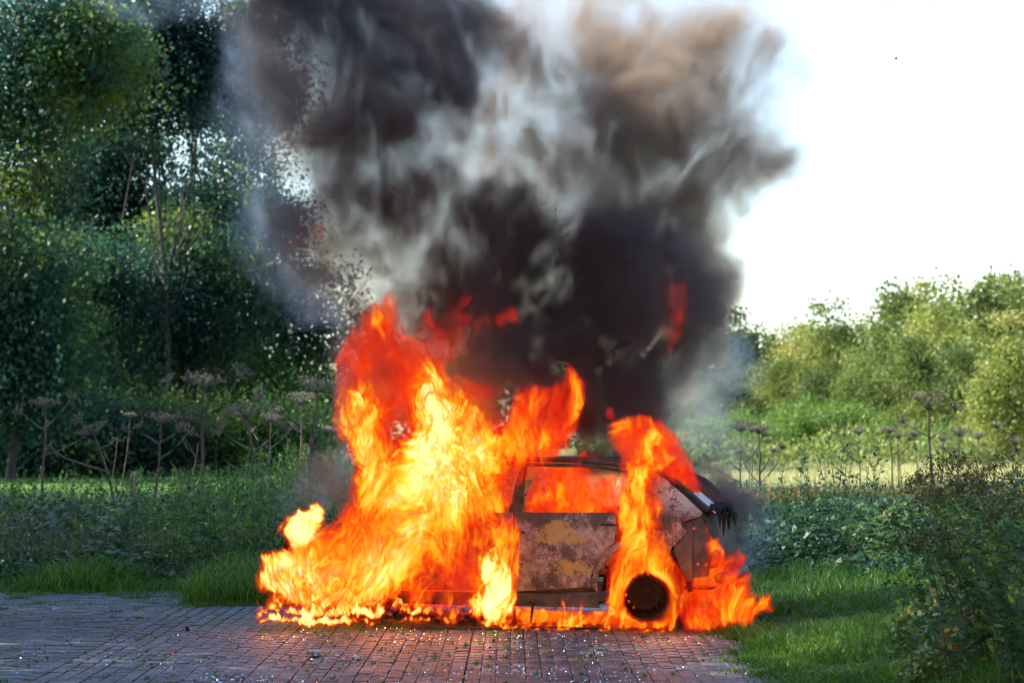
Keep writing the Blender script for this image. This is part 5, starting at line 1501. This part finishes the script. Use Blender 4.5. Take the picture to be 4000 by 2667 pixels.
bit('charred_lump', -1.42, 15.62, (.04, .03), M['char'], 'flat black charred lump near the grey scrap', 'debris', 2, .012)
bit('stone', -2.66, 17.7, (.022, .02), M['char'], 'small dark stone left of the flames in the pale smoke', 'stone', 3, .04)
bit('cigarette_paper', -3.1, 15.9, (.03, .008), M['paper'], 'tiny white paper scrap on the seam between the brick fields', 'paper', 4, .006)
bit('charred_flake', 1.05, 17.2, (.03, .02), M['char'], 'small black flake on the bricks before the rear wheel', 'debris', 5, .012)
def strip():
    bm = bmesh.new(); bmesh.ops.create_cube(bm, size=1)
    for v in bm.verts: v.co = Vector((v.co.x * 1.55 + v.co.y * .01, v.co.y * .05, (v.co.z + .5) * .022))
    bmesh.ops.subdivide_edges(bm, edges=[e for e in bm.edges if abs((e.verts[0].co - e.verts[1].co).x) > 1], cuts=8)
    for v in bm.verts: v.co.z += .004 * math.sin(v.co.x * 7); v.co.y += .006 * math.sin(v.co.x * 4)
    me = bpy.data.meshes.new('trim_strip'); bm.to_mesh(me); bm.free(); me.materials.append(M['char'])
    o = bpy.data.objects.new('trim_strip', me); o.location = (-.02, 17.86, .002); o.rotation_euler = (0, 0, -.02); link(o)
    tag(o, 'long charred trim strip lying on the bricks in front of the sill', 'trim strip')
strip()
def flakes():
    pts = [((2395, 290), 19.0, .014), ((2170, 820), 18.6, .012), ((3500, 230), 18.0, .012), ((2045, 465), 18.9, .008), ((2020, 740), 18.4, .01), ((3435, 1010), 18.4, .008), ((2905, 1540), 18.3, .013),
           ((2840, 1290), 18.7, .008), ((3175, 900), 18.9, .006), ((3900, 960), 19, .005)]
    labs = ['largest ash flake floating before the brown smoke', 'ash flake curling in the white gap of the smoke', 'lone ash flake high in the white sky', 'tiny ash flake in the bright gap between smokes', 'thin ash flake near the middle of the smoke gap',
            'tiny ash flake low in the white sky', 'ash flake over the drifting blue smoke', 'ash flake beside the red streak in the smoke', 'tiny ash flake beside the brown smoke edge', 'tiny ash flake far out in the white sky']
    for i, (((px, py), Y, s), lab) in enumerate(zip(pts, labs)):
        rng = rnd(60 + i); bm = bmesh.new(); bmesh.ops.create_icosphere(bm, subdivisions=1, radius=s)
        for v in bm.verts: v.co = Vector((v.co.x * 1.0, v.co.y * .4, v.co.z * .7)) + Vector(rng.normal(size=3) * s * .25)
        me = bpy.data.meshes.new('ash_flake'); bm.to_mesh(me); bm.free(); me.materials.append(M['ash_flake'])
        o = bpy.data.objects.new('ash_flake', me); o.location = P(px, py, Y); link(o)
        tag(o, lab, 'ash flake', 'ash flakes blown up by the fire')
flakes()
# ------------------------------------------------------------------ the burning car
CAR_LOC = (0.095, 19.047, 0); CAR_RZ = R(-15)
def side_y(x, z):
    """half width of the body at height z, position x (front negative)"""
    if z < .30: w = .785 + .02 * (z / .3)
    elif z < .95: w = .805 + .028 * math.sin((z - .30) / .65 * math.pi)
    else:
        k = (z - .95) / .45; w = .805 - .20 * k - .04 * k * k
    e = max(0, abs(x) - 1.35) / .6
    return w - .13 * e * e

def panel(name, poly, parent, mat, side=-1, inset=0.0, th=.012, step=.07, holes=(), dent=0.0):
    """a curved sheet-metal panel cut from an outline (x,z) on the flank of the body"""
    bm = bmesh.new()
    vs = [bm.verts.new((x, 0, z)) for x, z in poly]
    bm.faces.new(vs)
    bmesh.ops.triangulate(bm, faces=bm.faces[:])
    xs = [p[0] for p in poly]; zs = [p[1] for p in poly]
    g = lambda: bm.verts[:] + bm.edges[:] + bm.faces[:]
    x = min(xs) + step
    while x < max(xs): bmesh.ops.bisect_plane(bm, geom=g(), plane_co=(x, 0, 0), plane_no=(1, 0, 0)); x += step
    z = min(zs) + step
    while z < max(zs): bmesh.ops.bisect_plane(bm, geom=g(), plane_co=(0, 0, z), plane_no=(0, 0, 1)); z += step
    for v in bm.verts:
        w = side_y(v.co.x, v.co.z) - inset
        if dent: w += dent * mnoise.noise(Vector((v.co.x * 3, v.co.z * 3, side)))
        v.co.y = side * w
    bmesh.ops.remove_doubles(bm, verts=bm.verts[:], dist=.0005)
    r = bmesh.ops.extrude_face_region(bm, geom=bm.faces[:])
    for v in [q for q in r['geom'] if isinstance(q, bmesh.types.BMVert)]: v.co.y -= side * th
    bmesh.ops.recalc_face_normals(bm, faces=bm.faces)
    me = bpy.data.meshes.new(name); bm.to_mesh(me); bm.free(); me.materials.append(mat)
    o = bpy.data.objects.new(name, me); link(o, parent)
    return o

def arc(cx, cz, r, a0, a1, n=9):
    return [(cx + r * math.cos(R(a0 + (a1 - a0) * i / (n - 1))), cz + r * math.sin(R(a0 + (a1 - a0) * i / (n - 1)))) for i in range(n)]

def sheet(name, rows, parent, mat, th=.012):
    """lofted sheet from rows of points"""
    nv = len(rows[0]); v = [tuple(p) for r in rows for p in r]
    f = [(i * nv + j, i * nv + j + 1, (i + 1) * nv + j + 1, (i + 1) * nv + j) for i in range(len(rows) - 1) for j in range(nv - 1)]
    bm = bmesh.new(); bv = [bm.verts.new(p) for p in v]
    for q in f: bm.faces.new([bv[i] for i in q])
    bmesh.ops.recalc_face_normals(bm, faces=bm.faces)
    bmesh.ops.solidify(bm, geom=bm.faces[:], thickness=th)
    me = bpy.data.meshes.new(name); bm.to_mesh(me); bm.free(); me.materials.append(mat)
    me.polygons.foreach_set('use_smooth', np.ones(len(me.polygons), dtype=bool))
    o = bpy.data.objects.new(name, me); link(o, parent)
    return o

def bar(name, pts, w, parent, mat, sides=6):
    t = Tubes(); t.add(pts, w, w, sides); return t.build(name, mat, parent)

def lathe(name, prof, n, parent, mat, jitter=0.0):
    """profile of (radius, y) turned about the y axis"""
    v = []; f = []; k = len(prof)
    for i in range(n):
        a = 2 * math.pi * i / n
        for (r, y) in prof:
            rr = r * (1 + jitter * mnoise.noise(Vector((math.cos(a) * 4, math.sin(a) * 4, y * 14))))
            v.append((rr * math.cos(a), y, rr * math.sin(a)))
    for i in range(n):
        for j in range(k - 1):
            f.append((i * k + j, ((i + 1) % n) * k + j, ((i + 1) % n) * k + j + 1, i * k + j + 1))
    return mesh_obj(name, np.array(v, np.float32), np.array(f), mat, parent, smooth=True)

def wheel(x, side, parent, detailed):
    w = empty('wheel', (x, side * .70, .305)); w.parent = parent
    lathe('tyre', [(.205, .075 * side), (.235, .088 * side), (.275, .09 * side), (.300, .075 * side), (.306, .04 * side), (.306, -.04 * side), (.298, -.08 * side), (.24, -.09 * side), (.2, -.08 * side)], 44, w, M['rubber'], .05)
    # pressed steel rim with a ring of round holes, cut as real openings
    bm = bmesh.new(); nh = 16
    y = .078 * side
    def ring(r, yy, n=nh * 6): return [bm.verts.new((r * math.cos(2 * math.pi * i / n), yy, r * math.sin(2 * math.pi * i / n))) for i in range(n)]
    n = nh * 6
    r_out = ring(.210, .088 * side); r_lip = ring(.192, .058 * side); ra = ring(.176, y * .86); rm1 = ring(.165, y); rm2 = ring(.152, y * 1.08); rb = ring(.141, y * 1.1)
    r5 = ring(.10, y * .9); r6 = ring(.055, .05 * side); 
    def join(a, b, skip=lambda i: False):
        for i in range(n):
            if not skip(i): bm.faces.new((a[i], a[(i + 1) % n], b[(i + 1) % n], b[i]))
    hole = lambda i: i % 6 in (1, 2, 3)
    join(r_out, r_lip); join(r_lip, ra); join(ra, rm1, lambda i: i % 6 == 2); join(rm1, rm2, hole); join(rm2, rb, lambda i: i % 6 == 2); join(rb, r5); join(r5, r6)
    c = bm.verts.new((0, .055 * side, 0))
    for i in range(n): bm.faces.new((r6[i], r6[(i + 1) % n], c))
    bmesh.ops.recalc_face_normals(bm, faces=bm.faces)
    me = bpy.data.meshes.new('rim'); bm.to_mesh(me); bm.free(); me.materials.append(M['black_rim'])
    rim = bpy.data.objects.new('rim', me); link(rim, w)
    lathe('brake_drum', [(.001, .04 * side), (.195, .036 * side)], 32, w, M['black_rim'])
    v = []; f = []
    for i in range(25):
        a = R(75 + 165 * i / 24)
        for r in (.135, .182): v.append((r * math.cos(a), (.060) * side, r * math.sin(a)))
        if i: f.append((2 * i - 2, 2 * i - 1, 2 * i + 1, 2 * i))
    mesh_obj('wheel_fire_glow', v, f, M['fire_glow'], w)  # emissive arc added as the fire glow seen through the rim holes
    return w

def build_car():
    car = empty('burning_car', CAR_LOC, CAR_RZ)
    tag(car, 'burning small white hatchback, its front half swallowed by flames on the brick paving', 'car')
    C = M['car']; S = M['soot_metal']
    AF, AR, AZ = -1.25, 1.25, .305
    for side in (-1, 1):
        panel('front_wing', [(-1.95, .38), (-1.93, .62), (-1.80, .78), (-.96, .945), (-.955, .24), (-.90, .24)][:5] + arc(AF, AZ, .365, 0, 180)[::1] , car, C, side)
        panel('front_door', [(-.94, .29), (-.94, .945), (.125, .955), (.125, .29)], car, C, side, dent=.006)
        panel('rear_door', [(.145, .29), (.145, .955), (1.02, .962)] + [p for p in arc(AR, AZ + .02, .46, 100, 178, 8) if p[0] < 1.02 and p[1] > .29], car, C, side, dent=.008)
        panel('sill', [(-.86, .165), (-.88, .275), (.84, .275), (.86, .165)], car, S, side, .02)
        q = [(1.04, .965), (1.15, 1.26), (1.10, 1.335), (1.28, 1.315), (1.42, 1.23), (1.58, 1.10), (1.70, .995), (1.735, .965), (1.72, .935), (1.56, .895), (1.555, .88), (1.61, .815), (1.57, .76), (1.49, .68)]
        q += [p for p in arc(AR, AZ + .02, .40, 55, 178, 12)]
        q += [(.862, .29)] + [p for p in arc(AR, AZ + .02, .445, 178, 110, 8)]
        panel('rear_quarter', q, car, C, side, dent=.006)
        # tail lamp recess: bare inner metal with two glowing bolt holes
        rec = panel('lamp_recess', [(1.50, .66), (1.58, .74), (1.62, .82), (1.57, .87), (1.72, .93), (1.77, .80), (1.79, .62), (1.78, .44), (1.60, .42), (1.55, .52)], car, S, side, .035, dent=.012)
        panel('recess_flange', [(1.60, .40), (1.625, .88), (1.655, .88), (1.66, .40)], car, S, side, .012)
        for hx, hz in ((1.70, .545), (1.765, .54), (1.665, .84)):
            e = lathe('bolt_hole', [(.001, 0), (.013, .0), (.015, .004)], 12, rec, M['fire_glow']); e.location = (hx, side * (side_y(hx, hz) - .026), hz)
        bar('roof_rail', [(-.42, side * .60, 1.37), (.1, side * .615, 1.40), (.7, side * .61, 1.395), (1.12, side * .595, 1.35)], .022, car, S)
        bar('window_frame', [(-.92, side * .79, .96), (-.40, side * .64, 1.33), (.15, side * .63, 1.355), (.75, side * .63, 1.35), (1.13, side * .66, 1.29), (1.05, side * .785, .975)], .018, car, S)
        bar('front_pillar', [(-1.02, side * .76, .95), (-.70, side * .69, 1.18), (-.42, side * .61, 1.36)], .03, car, S)
        panel('centre_pillar', [(.09, .95), (.13, 1.345), (.19, 1.345), (.21, .955)], car, S, side, .012, .03)
        bar('door_handle', [(.90, side * .845, .865), (.93, side * .86, .865), (1.0, side * .86, .86), (1.02, side * .84, .86)], .009, car, M['char'])
        bar('roof_gutter', [(1.22, side * .60, 1.35), (1.40, side * .635, 1.25), (1.58, side * .69, 1.12), (1.75, side * .72, .985)], .012, car, M['char'])
    # rubbing of the front door burnt trim
    bar('door_trim', [(.10, -.845, .80), (.16, -.85, .795), (.24, -.85, .79)], .008, car, M['char'])
    bar('jack_point', [(.27, -.80, .20), (.31, -.84, .19), (.30, -.845, .10), (.285, -.84, .02)], .012, car, M['char'])
    # roof, bonnet, tailgate
    rows = []
    for x, z in ((-.44, 1.36), (-.2, 1.40), (.2, 1.425), (.6, 1.42), (.95, 1.39), (1.2, 1.355)):
        rows.append([(x, y * .61, z - .035 * y * y) for y in (-1, -.7, -.35, 0, .35, .7, 1)])
    sheet('roof', rows, car, C)
    rows = []
    for x, z in ((-1.97, .60), (-1.93, .72), (-1.6, .84), (-1.25, .91), (-.98, .955)):
        rows.append([(x + .12 * y * y, y * .70, z - .03 * y * y) for y in (-1, -.6, -.2, .2, .6, 1)])
    sheet('bonnet', rows, car, C)
    for (a, b, nm, mat) in (((1.22, 1.345), (1.74, .985), 'tailgate_glass_frame', M['soot_metal']),):
        for y in (-.60, .60):
            bar('tailgate_frame', [(a[0], y, a[1]), ((a[0] + b[0]) / 2 + .03, y * 1.06, (a[1] + b[1]) / 2 + .04), (b[0] + .03, y * 1.12, b[1])], .025, car, mat)
    rows = []
    for x, z in ((1.775, .985), (1.815, .90), (1.85, .78), (1.865, .62), (1.85, .50)):
        rows.append([(x - .07 * y * y, y * .66, z) for y in (-1, -.6, -.2, .2, .6, 1)])
    sheet('tailgate', rows, car, M['soot_metal'])
    rows = []
    for x, z in ((1.60, 1.115), (1.68, 1.05), (1.76, .985), (1.80, .955)):
        rows.append([(x + .03, y, z + .01) for y in (-.64, -.52, -.40, -.25)])
    sheet('lit_tailgate_glass', rows, car, M['lit_glass'])  # piece of rear glass, the light on it put into its white colour
    # charred shreds hanging from the tailgate
    for i, (y0, w0, l0, dx) in enumerate(((-.64, .030, .13, .02), (-.58, .045, .07, .06), (-.50, .035, .20, .03), (-.40, .05, .05, .07), (-.30, .04, .16, .04), (-.12, .045, .09, .05), (.1, .04, .15, .03))):
        x0 = 1.80
        t = Tubes(); t.add([(x0 - .03, y0, 1.0), (x0 + dx, y0 + .02, .99), (x0 + dx + .04, y0 + .01, .985 - l0 * .4), (x0 + dx + .035, y0 + .02, .97 - l0)], 0, 0, 5, [w0, w0 * .9, w0 * .6, .006]); t.build('melted_shred', M['char'], car)
    bar('bumper_beam', [(1.86, -.66, .42), (1.92, -.3, .43), (1.92, .3, .43), (1.86, .66, .42)], .045, car, S)
    bar('exhaust', [(1.1, -.1, .20), (1.5, -.35, .19), (1.85, -.42, .17)], .03, car, M['char'])
    # body shell inside
    rows = [[(x, y, z) for y in (-.70, -.25, .25, .70)] for x, z in ((-1.75, .30), (-1.0, .26), (-.85, .19), (0, .18), (.85, .2), (1.1, .34), (1.8, .34))]
    sheet('floor_pan', rows, car, M['char'])
    rows = [[(x, y, z) for y in (-.68, -.25, .25, .68)] for x, z in ((-1.0, .28), (-.95, .6), (-.92, .9))]
    sheet('firewall', rows, car, M['char'])
    bar('dashboard', [(-.72, -.64, .84), (-.70, 0, .86), (-.72, .64, .84)], .06, car, M['char'])
    rows = [[(-1.93 + .15 * y * y, y * .78, z) for y in (-1, -.6, -.2, .2, .6, 1)] for z in (.22, .40, .58)]
    sheet('front_panel', rows, car, M['char'])
    for sy in (-.36, .36):
        s = empty('seat', (0, sy, 0)); s.parent = car
        bar('seat_frame', [(-.45, -.2, .42), (-.05, -.2, .38), (.12, -.2, .95), (.12, .2, .95), (-.05, .2, .38), (-.45, .2, .42), (-.45, -.2, .42)], .016, s, M['char'])
        bar('seat_springs', [(.02, -.18, .55), (.04, .18, .58), (.06, -.18, .7), (.08, .18, .74), (.1, -.18, .86)], .008, s, M['char'])
    s = empty('seat', (0, 0, 0)); s.parent = car
    bar('seat_frame', [(.62, -.55, .42), (.95, -.55, .42), (1.1, -.55, .98), (1.1, .55, .98), (.95, .55, .42), (.62, .55, .42)], .016, s, M['char'])
    # burnt headlamp and grille skeleton, dark against the flames
    t = Tubes()
    for z in (.44, .52, .60): t.add([(-1.90, -.70, z), (-1.99, -.35, z + .01), (-2.0, 0, z + .01), (-1.99, .35, z + .01), (-1.90, .70, z)], .013, .013, 4)
    t.build('grille', M['char'], car)
    for sy in (-.62, .62):
        h = lathe('headlamp_bucket', [(.11, -.03), (.12, .0), (.10, .05), (.03, .08)], 18, car, M['char']); h.location = (-1.88, sy, .64)
    for x in (AF, AR):
        bar('axle', [(x, -.68, .30), (x, -.3, .26), (x, .3, .26), (x, .68, .30)], .035, car, M['char'])
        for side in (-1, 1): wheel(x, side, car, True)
        for side in (-1, 1):
            rows = [[(x + .37 * math.cos(R(a)), side * yy, AZ + .37 * math.sin(R(a))) for yy in (.40, .60, .77)] for a in range(0, 181, 20)]
            sheet('wheel_housing', rows, car, M['char'], .006)
    return car
car = build_car()

# ------------------------------------------------------------------ the fire itself
def fire_thing():
    root = empty('fire', (-.4, 18.6, 0))
    tag(root, 'roaring orange and yellow flames pouring from the car into black smoke', 'fire')
    arr, lo, hi = fire_all()
    o = volume_object('flame_body', tuple(lo[i] - (-.4, 18.6, 0)[i] for i in range(3)), tuple(hi[i] - (-.4, 18.6, 0)[i] for i in range(3)), arr, flame_mat(), root)
    o['kind'] = 'stuff'
    flame_sheets(arr, lo, hi, root, (-.4, 18.6, 0))
    # the light the flames give off
    for (x, y, z, e, r) in ((-1.0, 17.6, .40, 10, .3), (-.6, 18.6, 2.0, 45, .7), (1.25, 17.4, .40, 8, .25), (.3, 18.8, 1.1, 16, .3), (-.35, 17.35, .35, 8, .25), (-1.9, 17.9, .3, 8, .2)):
        l = bpy.data.lights.new('flame_light', 'POINT'); l.energy = e; l.shadow_soft_size = r; l.color = (1.0, .26, .09)
        q = bpy.data.objects.new('flame_light', l); q.location = (x + .4, y - 18.6, z); link(q, root)
fire_thing()
smoke_all()
print('script', time.time() - T0)
